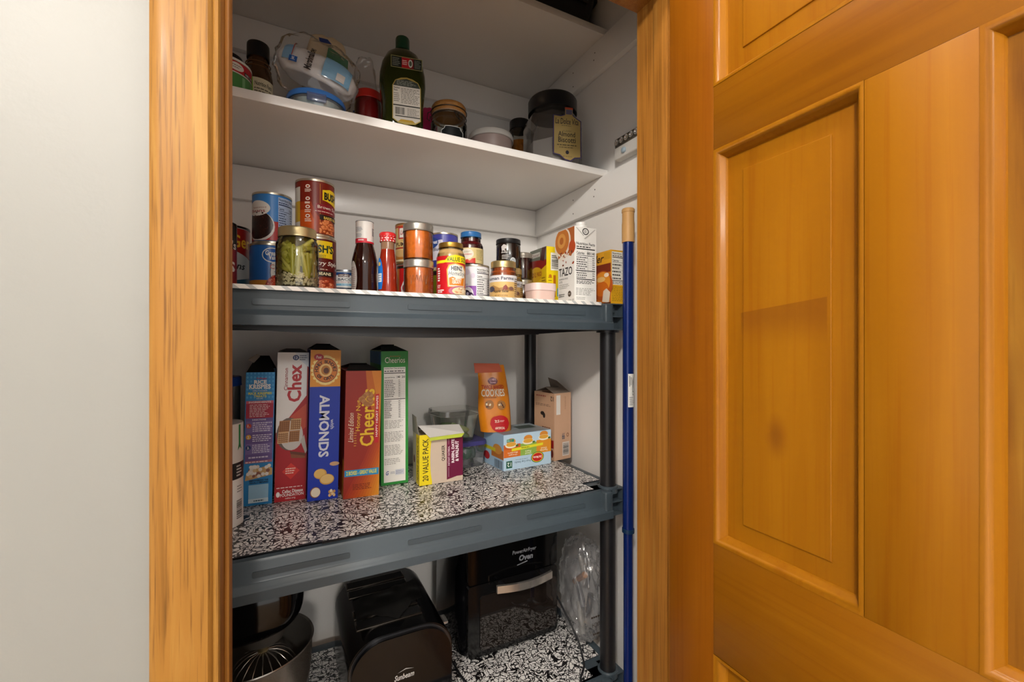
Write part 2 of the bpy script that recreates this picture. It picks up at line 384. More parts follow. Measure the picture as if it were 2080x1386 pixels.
    def nut(s, x0, y0, x1, y1, bg='#eeeeea', ink='#1c1c1c', head='Nutrition Facts', rows=9, cols=1, vals=None):
        W_, H_ = x1-x0, y1-y0
        if bg: s.rect(x0, y0, x1, y1, bg)
        a, b = x0+W_*0.04, x1-W_*0.04
        Y = lambda f: y1-H_*f
        s.k += 1; s.hold = True
        s.t(head, a, Y(0.085), b, Y(0.02), ink, bold=0.02)
        s.lines(a, Y(0.15), b, Y(0.10), 1, ink, 0.5)
        s.rect(a, Y(0.185), b, Y(0.16), ink)
        s.t('Calories', a, Y(0.30), a+(b-a)*0.42, Y(0.235), ink, bold=0.02)
        if vals:
            for i, v in enumerate(vals):
                e = b-(b-a)*0.24*(len(vals)-1-i); s.t(v, e-(b-a)*0.19, Y(0.30), e, Y(0.235), ink, bold=0.02)
        s.rect(a, Y(0.33), b, Y(0.318), ink)
        yy = 0.345; st = (0.86-yy)/rows
        for i in range(rows):
            s.lines(a, Y(yy+st*0.75), a+(b-a)*0.62, Y(yy+st*0.25), 1, ink, 0.8)
            s.lines(b-(b-a)*0.14, Y(yy+st*0.75), b, Y(yy+st*0.25), 1, ink, 0.8)
            s.rect(a, Y(yy+st*0.99), b, Y(yy+st*0.95), ink); yy += st
        s.rect(a, Y(0.885), b, Y(0.865), ink)
        s.lines(a, Y(0.985), b, Y(0.90), 3, ink, 0.5)
        s.hold = False
        return s
    def build(s, name, parent, label=None):
        me = bpy.data.meshes.new(name); V, Fc, MI = [], [], []
        for mi, (col, items) in enumerate(s.d.items()):
            me.materials.append(mat(col, s.rough, 0, 0.35, 0.03))
            for k, pts, faces in items:
                off = 0.00035+(getattr(s, 'step', None) or (0.00004 if s.R else 0.000014))*k
                bm = bmesh.new(); vs = [bm.verts.new((x, y, 0)) for x, y in pts]
                for f in faces:
                    try: bm.faces.new([vs[i] for i in f])
                    except ValueError: pass
                if s.R:
                    xs = [p[0] for p in pts]; stp = s.R*0.06; c = math.floor(min(xs)/stp)*stp
                    while c < max(xs):
                        if c > min(xs): bmesh.ops.bisect_plane(bm, geom=bm.verts[:]+bm.edges[:]+bm.faces[:], plane_co=(c, 0, 0), plane_no=(1, 0, 0), dist=1e-7)
                        c += stp
                base = len(V); bm.verts.index_update()
                for v in bm.verts:
                    x, y = v.co.x, v.co.y
                    if s.R:
                        a = x/s.R; r = s.R+off; V.append((r*sin(a), -r*cos(a), s.z0+y))
                    else:
                        o, sd, td, nd = s.frame; V.append(tuple(o+sd*x+td*y+nd*off))
                for f in bm.faces: Fc.append(tuple(base+v.index for v in f.verts)); MI.append(mi)
                bm.free()
        me.from_pydata(V, [], Fc); me.polygons.foreach_set('material_index', MI); me.update()
        o = bpy.data.objects.new(name, me); C.objects.link(o); o.parent = parent
        if label: o['label'] = label
        return o
V3 = Vector
def front(w, h, y=0.0, x=0.0, z=0.0, rough=0.4): return Print(w, h, (V3((x, y, z)), V3((1, 0, 0)), V3((0, 0, 1)), V3((0, -1, 0))), rough=rough)
def left(d, h, x=0.0, z=0.0): return Print(d, h, (V3((x, d, z)), V3((0, -1, 0)), V3((0, 0, 1)), V3((-1, 0, 0))))
def right(w, d, h, z=0.0): return Print(d, h, (V3((w, 0, z)), V3((0, 1, 0)), V3((0, 0, 1)), V3((1, 0, 0))))
def topf(w, d, h): return Print(w, d, (V3((0, 0, h)), V3((1, 0, 0)), V3((0, 1, 0)), V3((0, 0, 1))))

# ================================================================ THE SETTING
BW, RW, LW = 1.468, 0.865, -0.28             # closet back, right and left wall faces
FY0, FY1 = 0.565, 0.6745                     # front wall faces
JL, JR, HEAD = -0.0633, 0.632, 2.045
M_FLOOR = wood('floor_boards', ('#7c6144', '#917453', '#a58865'), 1, 3, 30, 0.35, 0.4, 0, 8)
struct(box('floor', -2.2, 2.2, -2.6, BW+0.1, -0.05, 0, M_FLOOR))
struct(box('ceiling', -2.2, 2.2, -2.6, BW+0.1, 2.44, 2.5, plaster('ceiling_paint', '#efece6', 0.7)))
struct(box('wall_back', LW-0.1, RW+0.1, BW, BW+0.1, 0, 2.44, M_CLOSET))
struct(box('wall_right', RW, RW+0.1, FY1, BW, 0, 2.44, M_CLOSET))
struct(box('wall_left', LW-0.1, LW, FY1, BW, 0, 2.44, M_CLOSET))
struct(box('wall_front_left', -2.2, JL-0.019, FY0, FY1, 0, 2.44, M_WALL))
struct(box('wall_front_right', JR+0.019, 2.2, FY0, FY1, 0, 2.44, M_WALL))
struct(box('wall_front_top', JL-0.019, JR+0.019, FY0, FY1, HEAD+0.019, 2.44, M_WALL))

# door frame: jambs, stops and moulded casings of oak
def frame_side(n, xj, s):
    t = struct(empty('trim_%d' % n, (xj, FY0, 0)), 'oak door jamb and casing at the %s of the closet opening' % ('left' if s < 0 else 'right'))
    D = FY1-FY0
    a, b = (xj-0.019, xj) if s < 0 else (xj, xj+0.019)
    box('jamb', a-xj, b-xj, 0, D, 0, HEAD, M_OAK2, t)
    a, b = (0, 0.0048) if s < 0 else (-0.0048, 0)
    box('door_stop', a, b, 0.592-FY0, 0.627-FY0, 0, HEAD, M_OAK2, t, 0.001)
    # casing profile (x outward from the opening, y proud of the wall)
    pr = [(0.0, 0.0), (0.0, -0.0085), (0.0015, -0.0105), (0.0045, -0.011), (0.0060, -0.0095), (0.0072, -0.012), (0.010, -0.0145), (0.048, -0.0155), (0.056, -0.0135), (0.059, -0.010), (0.059, 0.0)]
    poly = [(s*x, y) for x, y in pr]
    prism('casing', poly, 0, HEAD+0.06, M_OAK, t, axis='z', smooth=True)
    return t
TL = frame_side(1, JL, -1); TR = frame_side(2, JR, 1)
th = struct(empty('trim_3', (0, FY0, HEAD)), 'oak head jamb and casing over the closet opening')
box('jamb', JL-0.019, JR+0.019, 0, FY1-FY0, 0, 0.019, M_OAK2, th)
box('casing', JL-0.059, JR+0.059, -0.015, 0, 0.0605, 0.118, M_OAK, th, 0.003)
box('casing', JL, JR, -0.012, 0, 0.0, 0.0605, M_OAK, th, 0.002)
bm = bmesh.new(); bx(bm, 0.0, 0.0012, 0.004, 0.020, 0.47, 0.527, 0.0004)
bx(bm, 0.0, 0.0075, -0.004, 0.0042, 0.482, 0.515, 0.001)
finish(bm, 'strike_plate', metal('#b98d4a', 0.3), TL)['label'] = 'brass strike plate'

# six panel pine door, swung open into the room
DA = radians(1.94); DW, DT, DH = 0.684, 0.035, 2.03
door = struct(empty('door_1', (0.5946, 0.555, 0.008), 0), 'open six panel pine door with an orange varnish')
door.rotation_euler = (0, 0, -pi/2-DA)       # local x runs from the hinge to the free edge; local -y is the face towards the opening
# local -y must face the opening (-X world)
R0, R1 = CH-0.008, 0
zr = lambda rel: CH+rel-0.008
COLS = [(0.0909, 0.2946), (0.3892, 0.5929)]
ROWS = [(0.18, zr(-0.4877)), (zr(-0.3148), zr(0.2971)), (zr(0.3961), 1.93)]
box('stile', 0, COLS[0][0], 0, DT, 0, DH, M_PINE_S, door, 0.0012)
box('stile', COLS[1][1], DW, 0, DT, 0, DH, M_PINE_S, door, 0.0012)
for z0, z1 in ((0, ROWS[0][0]), (ROWS[0][1], ROWS[1][0]), (ROWS[1][1], ROWS[2][0]), (ROWS[2][1], DH)):
    box('rail', COLS[0][0], COLS[1][1], 0, DT, z0, z1, M_PINE_H, door, 0.0006)
for z0, z1 in ROWS:
    box('mullion', COLS[0][1], COLS[1][0], 0, DT, z0, z1, M_PINE_V, door, 0.0006)
def ringframe(bm, x0, x1, z0, z1, steps):
    prev = None
    for d, y in steps:
        q = [bm.verts.new((x0+d, y, z0+d)), bm.verts.new((x1-d, y, z0+d)), bm.verts.new((x1-d, y, z1-d)), bm.verts.new((x0+d, y, z1-d))]
        if prev:
            for i in range(4): bm.faces.new((prev[i], prev[(i+1) % 4], q[(i+1) % 4], q[i]))
        prev = q
    return prev
for ci, (x0, x1) in enumerate(COLS):
    for z0, z1 in ROWS:
        bm = bmesh.new()
        ringframe(bm, x0, x1, z0, z1, [(0, -0.0004), (0.003, -0.0008), (0.006, 0.001), (0.0085, 0.0060), (0.0125, 0.0105), (0.014, 0.0159)])
        mo = finish(bm, 'moulding', M_PINE_V, door, True, 50)
        bm = bmesh.new()
        w = x1-x0
        top = ringframe(bm, x0, x1, z0, z1, [(0.010, 0.0158), (0.016, 0.0157), (0.0405, 0.0147), (0.0412, 0.0130), (0.0422, 0.0127)])
        bm.faces.new(top)
        finish(bm, 'panel', M_PINE_K if ci else M_PINE_F, door, True, 12)
        bm = bmesh.new(); bx(bm, x0, x1, 0.0165, DT, z0, z1)
        finish(bm, 'panel_back', M_PINE_V, door, False)
for zz in (0.25, 1.80):
    tube('hinge', [(-0.004, DT, zz), (-0.004, DT, zz+0.09)], 0.006, metal('#b08a48', 0.35), door, 10)

# ---------------------------------------------------------------- white closet shelves on cleats
CL = 0.019
WS4, WS5 = CH+0.497, CH+0.919                 # undersides of the two white shelves
def white_shelf(zu, lab, cat='shelf', fy=1.047):
    t = thing('wall_shelf', lab, cat, (0, BW, zu))
    box('shelf_board', LW+0.001, RW-0.001, fy-BW, -0.001, 0, 0.020, M_WHITE, t, 0.0012)
    for nm, a in (('cleat', (LW+0.001, RW-0.001, -CL-0.001, -0.001)), ('cleat', (RW-CL-0.001, RW-0.001, FY1-BW+0.001, -CL-0.002)), ('cleat', (LW+0.001, LW+CL+0.001, FY1-BW+0.001, -CL-0.002))):
        c = box(nm, a[0], a[1], a[2], a[3], -0.096, -0.0005, M_WHITE, t, 0.001)
    X = RW-CL-0.001
    for y, z in ((1.20, -0.03), (1.20, -0.075), (1.09, -0.05), (1.085, -0.03)):
        bm = bmesh.new(); bmesh.ops.create_circle(bm, cap_ends=True, radius=0.0022, segments=8, matrix=Matrix.Translation((X-0.0003, y-BW, z)) @ Matrix.Rotation(pi/2, 4, 'Y'))
        finish(bm, 'nail_hole', mat('#3b332c', 0.9), t, False)
    return t
white_shelf(WS4, 'white shelf board above the cans, holding bottles, bags and glass jars')
white_shelf(WS5, 'uppermost white shelf board, seen from below, under the black roasting pan', fy=1.043)
Z4 = WS4+0.020; Z5 = WS5+0.020

# ---------------------------------------------------------------- grey plastic shelving unit
SX0, SX1, SY0, SY1 = -0.207, 0.800, 0.888, 1.382
POLE = [(0.763, 0.925), (0.763, 1.344), (-0.170, 0.925), (-0.170, 1.344)]
T3, T2, T1, T0 = CH+0.0985, CH-0.389, CH-0.8775, 0.09
unit = thing('shelving_unit', 'grey plastic shelving unit with black posts inside the closet', 'shelving', (0, 0, 0))
def pill(bm, x0, x1, z0, z1, y, t):
    r = (z1-z0)/2*0.6; pts = []
    for cx, cz, a in ((x1-r, z1-r, 0), (x0+r, z1-r, 90), (x0+r, z0+r, 180), (x1-r, z0+r, 270)):
        for k in range(4): b = radians(a+30*k); pts.append((cx+r*cos(b), cz+r*sin(b)))
    A = [bm.verts.new((p[0], y, p[1])) for p in pts]; B = [bm.verts.new((p[0], y-t, p[1])) for p in pts]
    n = len(pts)
    for i in range(n): bm.faces.new((A[i], A[(i+1) % n], B[(i+1) % n], B[i]))
    bm.faces.new(B)
for ti, zt in enumerate((T3, T2, T1, T0)):
    tier = box('shelf_tier', SX0+0.0215, SX1-0.0215, SY0+0.028, SY1-0.03, zt-0.022, zt, M_GREY, unit, 0.001)
    prof = [(SY0+0.060, zt), (SY0+0.024, zt), (SY0+0.019, zt-0.002), (SY0+0.0165, zt-0.007), (SY0+0.0145, zt-0.040), (SY0+0.0125, zt-0.0435), (SY0+0.003, zt-0.049), (SY0, zt-0.0525), (SY0, zt-0.070), (SY0+0.012, zt-0.071), (SY0+0.016, zt-0.060), (SY0+0.030, zt-0.03), (SY0+0.060, zt-0.022)]
    prism('front_rail', prof, SX0+0.03, 0.7525, M_GREY, tier, 'x', True)
    box('back_rail', SX0+0.03, SX1-0.03, SY1-0.03, SY1-0.001, zt-0.07, zt, M_GREY, tier, 0.004)
    box('side_rail', SX1-0.022, SX1-0.001, SY0+0.085, SY1-0.085, zt-0.07, zt, M_GREY, tier, 0.004)
    box('side_rail', SX0+0.001, SX0+0.022, SY0+0.085, SY1-0.085, zt-0.07, zt, M_GREY, tier, 0.004)
    # rounded upright ridge that closes the recess at the right-hand corner, and the ribbed end
    bm = bmesh.new()
    bx(bm, 0.728, 0.7525, SY0+0.002, SY0+0.03, zt-0.0705, zt-0.001, 0.006, 3); finish(bm, 'corner_block', M_GREY, tier)
    bm = bmesh.new()
    bx(bm, 0.7525, 0.7545, SY0+0.006, SY0+0.05, zt-0.07, zt-0.001)
    bx(bm, 0.7525, SX1-0.004, SY0+0.036, SY0+0.04, zt-0.07, zt-0.001)
    for z in (zt-0.003, zt-0.036, zt-0.070): bx(bm, 0.7525, SX1-0.002, SY0+0.012, SY0+0.075, z, z+0.003, 0.0008)
    bx(bm, SX1-0.006, SX1-0.003, SY0+0.014, SY0+0.075, zt-0.07, zt-0.001)
    finish(bm, 'corner_ribs', M_GREY, tier)
    for x, y in POLE:
        lathe('collar', [(0.0212, -0.012), (0.027, -0.012), (0.0265, 0.003), (0.0235, 0.0055), (0.0212, 0.0055)], M_GREY, tier, 32, loc=(x, y, zt)) if zt != T3 else None
        if x > 0 and y < 1: pass
        else: box('corner_block', x-0.034, x+0.034, y-0.034, y+0.034, zt-0.07, zt-0.001, M_GREY, tier, 0.008) if x < 0 or y > 1 else None
    yb = SY0+0.0158
    for u0, u1 in ((512, 711), (828, 978), (1070, 1188)):
        a, b = rat(u0)*0.9045, rat(u1)*0.9045
        bm = bmesh.new(); pill(bm, a, b, zt-0.0335, zt-0.0225, yb, 0.0022)
        finish(bm, 'raised_bar', M_GREY, tier, False)
    for k in range(7):
        x = SX0+0.12+k*0.12
        box('stiffener', x, x+0.004, SY0+0.035, SY1-0.035, zt-0.05, zt-0.0225, M_GREY, tier)
for x, y in POLE:
    for a, b in ((T3-0.072 if False else T2+0.001, T3-0.070), (T1+0.001, T2-0.0705), (T0+0.001, T1-0.0705), (0.0, T0-0.0705)):
        tube('post', [(x, y, a), (x, y, b)], 0.0205, M_BLACKP, unit, 28)
    lathe('post_cap', [(0, 0.0), (0.030, 0.0), (0.030, 0.006), (0.0, 0.006)], M_BLACKP, unit, 24, loc=(x, y, T3-0.076))
# near-black strip sagging below the top tier
bm = bmesh.new(); n = 20; A = []
for i in range(n+1):
    x = -0.12+(0.74+0.12)*i/n; sag = 0.021*sin(pi*min(1, max(0, (i/n)*0.93+0.07)))**1.3
    A.append([bm.verts.new(q) for q in ((x, 0.935, T3-0.062), (x, 0.935, T3-0.0705-sag), (x, 0.945, T3-0.0705-sag), (x, 0.945, T3-0.062))])
for P, Q in zip(A, A[1:]):
    for k in range(4): bm.faces.new((P[k], P[(k+1) % 4], Q[(k+1) % 4], Q[k]))
bm.faces.new(A[0]); bm.faces.new(A[-1][::-1])
finish(bm, 'sagging_strip', M_BLACKP, unit, True)

def liner(zt, m, y0, name, lab, curl=0.002, x1=0.774, thick=0.0016, notch=True):
    bm = bmesh.new(); nx, ny = 60, 16; g = []
    edge = mat('#121113', 0.6)
    for j in range(ny+1):
        row = []
        for i in range(nx+1):
            x = SX0+0.045+(x1-SX0-0.045)*i/nx; y = y0+(SY1-0.035-y0)*j/ny
            z = zt+0.0016+curl*max(0, 1-j/2.0)*abs(noise.noise((x*9, 3.1, 0)))*1.6
            if j == 0: y += 0.004*noise.noise((x*14, 0.5, 0))
            row.append(bm.verts.new((x, y, z)))
        g.append(row)
    for j in range(ny):
        for i in range(nx):
            c = (g[j][i].co+g[j+1][i+1].co)/2
            if any(abs(c.x-px) < 0.050 and abs(c.y-py) < 0.055 for px, py in POLE): continue
            bm.faces.new((g[j][i], g[j][i+1], g[j+1][i+1], g[j+1][i]))
    for v in [v for v in bm.verts if not v.link_faces]: bm.verts.remove(v)
    bmesh.ops.recalc_face_normals(bm, faces=bm.faces[:])
    bmesh.ops.solidify(bm, geom=bm.faces[:], thickness=thick)
    bmesh.ops.recalc_face_normals(bm, faces=bm.faces[:]); bm.normal_update()
    for f in bm.faces:
        if abs(f.normal.z) < 0.5: f.material_index = 1
    dz = zt+0.0004-min(v.co.z for v in bm.verts)
    for v in bm.verts: v.co.z += dz
    o = finish(bm, name, [m, edge if m is M_DAMASK else m], None, True, 50)
    return tag(o, lab, 'shelf liner')
lin3 = liner(T3, M_STRIPE, SY0+0.0185, 'shelf_liner', 'thin white liner with grey diagonal stripes under the cans and jars', 0.0, x1=0.735, thick=0.0012)
box('turned_edge', -0.125, 0.722, SY0+0.0118, SY0+0.0130, T3-0.0062, T3+0.0018, M_STRIPE, lin3)
lin2 = liner(T2, M_DAMASK, SY0+0.031, 'shelf_liner', 'black and white damask liner under the cereal boxes', 0.0015, thick=0.0024)
box('bare_edge', 0.06, 0.665, SY0+0.0235, SY0+0.0305, T2+0.0005, T2+0.0024, mat('#0f0e0f', 0.7), lin2)['label'] = 'black bare edge of the liner'
liner(T1, M_DAMASK, SY0+0.035, 'shelf_liner', 'black and white damask liner under the kitchen appliances', 0.0, thick=0.0012)
L3, L2, L1 = T3+0.0022, T2+0.0040, T1+0.0022

# ---------------------------------------------------------------- pole leaning in the corner
PX, PY = rat(1276)*0.860, 0.860
pole = thing('telescopic_pole', 'blue metal pole with a tan end cap standing beside the shelving', 'pole', (PX, PY, 0))
k = 0.86/ray(1276).y/F
lathe('pole_tube', [(0, 0), (0.0118, 0), (0.0118, CH-(1078-CY)*k), (0.0137, CH-(1078-CY)*k), (0.0137, CH+(CY-488)*k), (0, CH+(CY-488)*k)], mat('#0a2468', 0.18, 0.2, 0.6), pole, 28)
lathe('collar', [(0.0138, -0.004), (0.0155, -0.004), (0.0155, 0.006), (0.0138, 0.006)], mat('#12304f', 0.3), pole, 28, loc=(0, 0, CH-(1078-CY)*k))
lathe('end_cap', [(0.0138, 0), (0.0158, 0), (0.0160, 0.045), (0.0152, 0.055), (0.0152, 0.0755), (0.0163, 0.0765), (0.0163, 0.083), (0.0145, 0.086), (0, 0.086)], mat('#c99a5f', 0.5), pole, 28, loc=(0, 0, CH+(CY-493)*k))
s = Print(0, 0.09, R=0.0138, z0=CH-(826-CY)*k); s.h = 67*k
s.full('#eceae4', 0, 1, -0.75, 0.75).rect(-0.5, 0.62, -0.4, 0.94, '#22262c').rect(-0.25, 0.66, -0.15, 0.9, '#22262c').lines(-0.5, 0.05, 0.4, 0.32, 5, '#6a6d73').poly([(0.05, 0.45), (0.15, 0.5), (0.3, 0.75), (0.2, 0.92), (0.1, 0.8)], '#22262c').ell(0.22, 0.42, 0.16, 0.07, '#22262c').ell(0.22, 0.42, 0.1, 0.045, '#eceae4')
s.build('sticker', pole, 'white sticker')

# ---------------------------------------------------------------- stick-on light bar on the right wall
lb = thing('light_bar', 'silver stick-on light bar with round lamps on the right closet wall', 'light', (RW-0.001, 0.99, WS4+0.021))
box('housing', -0.026, 0, -0.19, 0, 0.0, 0.062, mat('#d9d6d0', 0.35), lb, 0.006, 3)
box('reflector', -0.0275, -0.0255, -0.185, -0.008, 0.033, 0.058, metal('#8f8a83', 0.25), lb, 0.001)
for i in range(9):
    lathe('lamp_cup', [(0, 0.001), (0.004, 0.001), (0.008, 0.004), (0.0088, 0.004)], metal('#d8d5cf', 0.12), lb, 16).matrix_local = Matrix.Translation((-0.0275, -0.019-0.0195*i, 0.0455)) @ Matrix.Rotation(-pi/2, 4, 'Y')
pillow('sensor', 0.016, 0.016, 0.012, mat('#9fb1bd', 0.35), lb, 10, 0).matrix_local = Matrix.Translation((-0.027, -0.044, 0.016)) @ Matrix.Rotation(-pi/2, 4, 'Y')

# ================================================================ THINGS ON THE SHELVES
def face_cam(X, Y): return -atan2(X, Y)
def tin(label, X, Y, z, r, h, col, fn=None, rims='#c2b9a6', group=None, lidcol=None, rough=0.32):
    t = thing('food_can', label, 'can', (X, Y, z), face_cam(X, Y), group)
    lathe('can_body', [(r*0.97, 0.004), (r, 0.007), (r, h-0.006), (r*0.97, h-0.003)], mat(col, rough), t, 48)
    for nm, z0, z1 in (('bottom_rim', 0.0, 0.0045), ('top_rim', h-0.0045, h)):
        lathe(nm, [(r*0.93, z0), (r*1.012, z0), (r*1.018, (z0+z1)/2), (r*1.012, z1), (r*0.93, z1)], metal(rims, 0.3), t, 48)
    lathe('lid', [(0, h-0.003), (r*0.93, h-0.003)], metal(lidcol or rims, 0.3), t, 32)
    lathe('base', [(0, 0.002), (r*0.93, 0.002)], metal(rims, 0.3), t, 32)
    if fn:
        p = Print(0, h-0.012, R=r, z0=0.006, rough=rough); fn(p); p.build('printed_label', t)
    return t
def beans(p, cx, cy, rx, ry, c1, c2, n=60, base='#7a1f12', seed=1):
    rg = random.Random(seed); p.ell(cx, cy, rx, ry, base)
    k0 = p.k
    for i in range(n):
        p.k = k0+(i % 4)*2
        a, q = rg.uniform(0, 2*pi), rg.random()**0.5*0.88
        p.ell(cx+rx*q*cos(a), cy+ry*q*sin(a), rx*0.15, ry*0.11, rg.choice((c1, c2)), 8)
        p.ell(cx+rx*q*cos(a)-rx*0.03, cy+ry*q*sin(a)+ry*0.03, rx*0.05, ry*0.03, '#f0b890', 6)
    p.k = k0+9
def jar_profile(r, h, neck=0.86, sh=0.74, foot=0.94): return [(0, 0), (r*foot, 0), (r, 0.005), (r, h*sh), (r*0.97, h*(sh+0.05)), (r*neck, h*(sh+0.13)), (r*neck, h*0.985)]
def screw_lid(t, r, z, h, col, m=None, ridges=True, name='lid'):
    mm = m or metal(col, 0.32)
    lathe(name, [(r, z), (r*1.02, z+h*0.08), (r, z+h*0.16), (r, z+h*0.80), (r*0.985, z+h*0.95), (r*0.94, z+h), (0, z+h)], mm, t, 48, ang=50)
def jar(label, X, Y, z, r, h, fillcol, lidcol, lidh=0.014, lidr=None, fn=None, fill=0.86, neck=0.86, sh=0.74, cat='jar', group=None, lidm=None, glass=None, lab0=0.1, lab1=0.6, rough=0.25, name='glass_jar', fillvar=0.25):
    t = thing(name, label, cat, (X, Y, z), face_cam(X, Y), group)
    lathe('jar_glass', jar_profile(r, h-lidh*0.35, neck, sh), glass or GLASS, t, 48)
    if fillcol:
        q = [(0, 0.003), (r*0.90, 0.003), (r*0.965, 0.008), (r*0.965, h*sh*0.99), (r*0.93, h*(sh+0.05)), (r*(neck-0.03), h*(sh+0.12)), (r*(neck-0.03), h*fill), (0, h*fill)]
        if fill < sh: q = [(0, 0.003), (r*0.90, 0.003), (r*0.965, 0.008), (r*0.965, h*fill), (0, h*fill)]
        lathe('contents', q, mat(fillcol, rough, 0, 0.5, fillvar, 90), t, 48)
    screw_lid(t, lidr or r*0.93, h-lidh, lidh, lidcol, lidm)
    if fn:
        p = Print(0, h*(lab1-lab0), R=r*1.003, z0=h*lab0); fn(p); p.build('printed_label', t)
    return t

# ---- top tier of the shelving (cans, jars, bottles) -----------------------------------------------
# dark can half hidden at the frame
def f(p):
    p.full('#8f1f1c', 0.0, 0.62).full('#1b1412', 0.62, 1.0).t('e\'s', 0.45, 0.62, 0.95, 0.76, '#e9e2d6', bold=0.02).t('S', 0.55, 0.25, 0.9, 0.42, '#e5d9cf', bold=0.03)
Yc = 1.055; r = 0.041; X = edgeR(481, Yc, r); h = topz(443, X, Yc, r)-L3
tin('dark red and black can half hidden behind the left door frame', X, Yc, L3, r, h, '#5c1715', f, rims='#1b1715')
def f(p):
    p.full('#b4b5b2', 0, 1).full('#8f1b18', 0.70, 1.0)
    p.poly([(-0.99, 0.70), (-0.3, 0.69), (0.3, 0.645), (0.8, 0.57), (0.99, 0.50), (0.99, 0.75), (-0.99, 0.75)], '#8f1b18')
    p.t('Ger', 0.12, 0.70, 0.93, 0.90, '#d8a526', bold=0.02).t('Beans', -0.35, 0.36, 0.74, 0.47, '#17181a', shear=0.3, bold=0.015)
    p.poly([(-0.99, 0.0), (0.99, 0.0), (0.99, 0.26), (0.5, 0.20), (0.1, 0.17), (-0.5, 0.2), (-0.99, 0.2)], '#2f5568').poly([(-0.99, 0), (0.99, 0), (0.99, 0.08), (0.1, 0.1), (-0.99, 0.05)], '#16242c')
Yc = 1.165; r = 0.043; X = edgeR(508, Yc, r); h = topz(455, X, Yc, r)-L3
tin('grey can with a red band, yellow lettering and dark seascape', X, Yc, L3, r, h, '#b4b5b2', f, rims='#2a211d')
# blue bean cans, stacked
Yc = 1.12; X, Y, r = rnd(510, 591, Yc); hh = (topz(390, X, Y, r)-L3)/2
def f(p):
    p.full('#2f6fbe', 0, 1).full('#d8913f', 0.0, 0.25)
    p.ell(0.62, 0.42, 0.64, 0.66, '#103d7a').ell(0.66, 0.42, 0.62, 0.62, '#ece6de')
    p.ell(0.12, 0.80, 0.50, 0.165, '#f1efe9').ell(0.12, 0.80, 0.45, 0.145, '#1660b8').t('Great', -0.22, 0.79, 0.36, 0.90, '#f4f2ec', bold=0.03).t('Value', -0.05, 0.70, 0.42, 0.80, '#f4f2ec', bold=0.03)
    p.t('Chili Beans', 0.0, 0.50, 1.0, 0.60, '#b3392c', bold=0.005).lines(0.2, 0.42, 0.9, 0.46, 1, '#8a8f96')
    beans(p, 0.35, 0.06, 0.6, 0.33, '#c0301d', '#d8492c', 90, '#8b1c12')
tin('blue can of chili beans, lower of the blue stack behind the green bean jar', X-0.003, Y, L3, r, hh, '#2f6fbe', f)
def f(p):
    p.full('#3d86cf', 0, 1).full('#d9a15c', 0.0, 0.42)
    p.poly([(-0.99, 0.04), (0.5, 0.04), (0.5, 0.14), (0.30, 0.42), (-0.99, 0.42)], '#b3221f').full('#b3221f', 0.0, 0.06)
    p.ell(-0.62, 0.30, 0.74, 0.33, '#e3ddd6').ell(-0.66, 0.33, 0.70, 0.31, '#2b1512')
    p.ell(-0.62, 0.70, 0.52, 0.17, '#eae4dc').t('Seasoned', -0.9, 0.70, -0.3, 0.735, '#a0584a').t('Beans', -0.95, 0.61, -0.35, 0.68, '#a03030', bold=0.01)
    rg = random.Random(5); p.k += 1; p.hold = True
    for i in range(80):
        a, q = rg.uniform(0, 2*pi), rg.random()**0.5*0.9
        x_ = -0.66+0.7*q*cos(a)
        if x_ > -0.98: p.ell(x_, 0.33+0.31*q*sin(a), 0.03, 0.02, rg.choice(('#3a1c16', '#1a0c0a', '#4a251c')), 7)
    p.hold = False
    p.nut(0.28, 0.04, 0.97, 0.97, '#bccbe6', '#1b2a55', vals=['120'])
tin('blue can of dark beans with a nutrition panel, upper of the blue stack', X+0.002, Y, L3+hh, r, hh, '#3d86cf', f)
# baked bean cans, stacked
Yc = 1.035; X, Y, r = rnd(600, 679, Yc); hh = (topz(363, X, Y, r)-L3)/2
def f(p):
    p.full('#5e1612', 0, 1).rect(0.0, 0.64, 0.78, 0.98, '#f0cf1d').ell(0.1, 0.81, 0.72, 0.17, '#f0cf1d').t('BUSH\'S', -0.55, 0.74, 0.80, 0.90, '#1d3c2a', bold=0.04).t('BEST', 0.05, 0.645, 0.45, 0.70, '#1d3c2a')
    p.t('Country Style', -0.7, 0.47, 0.95, 0.58, '#f2ece0', shear=0.25, bold=0.01).lines(-0.6, 0.40, 0.9, 0.43, 1, '#e7d8c4')
    p.rect(-0.9, 0.28, 0.82, 0.38, '#1a1714').t('BAKED BEANS', -0.75, 0.30, 0.70, 0.36, '#e8dcb4', bold=0.03)
    beans(p, 0.15, 0.02, 0.85, 0.24, '#c25433', '#d4724a', 90, '#8f3018', 3)
tin('brown can of country style baked beans, lower of the brown stack', X+0.004, Y+0.004, L3, r, hh, '#5e1612', f)
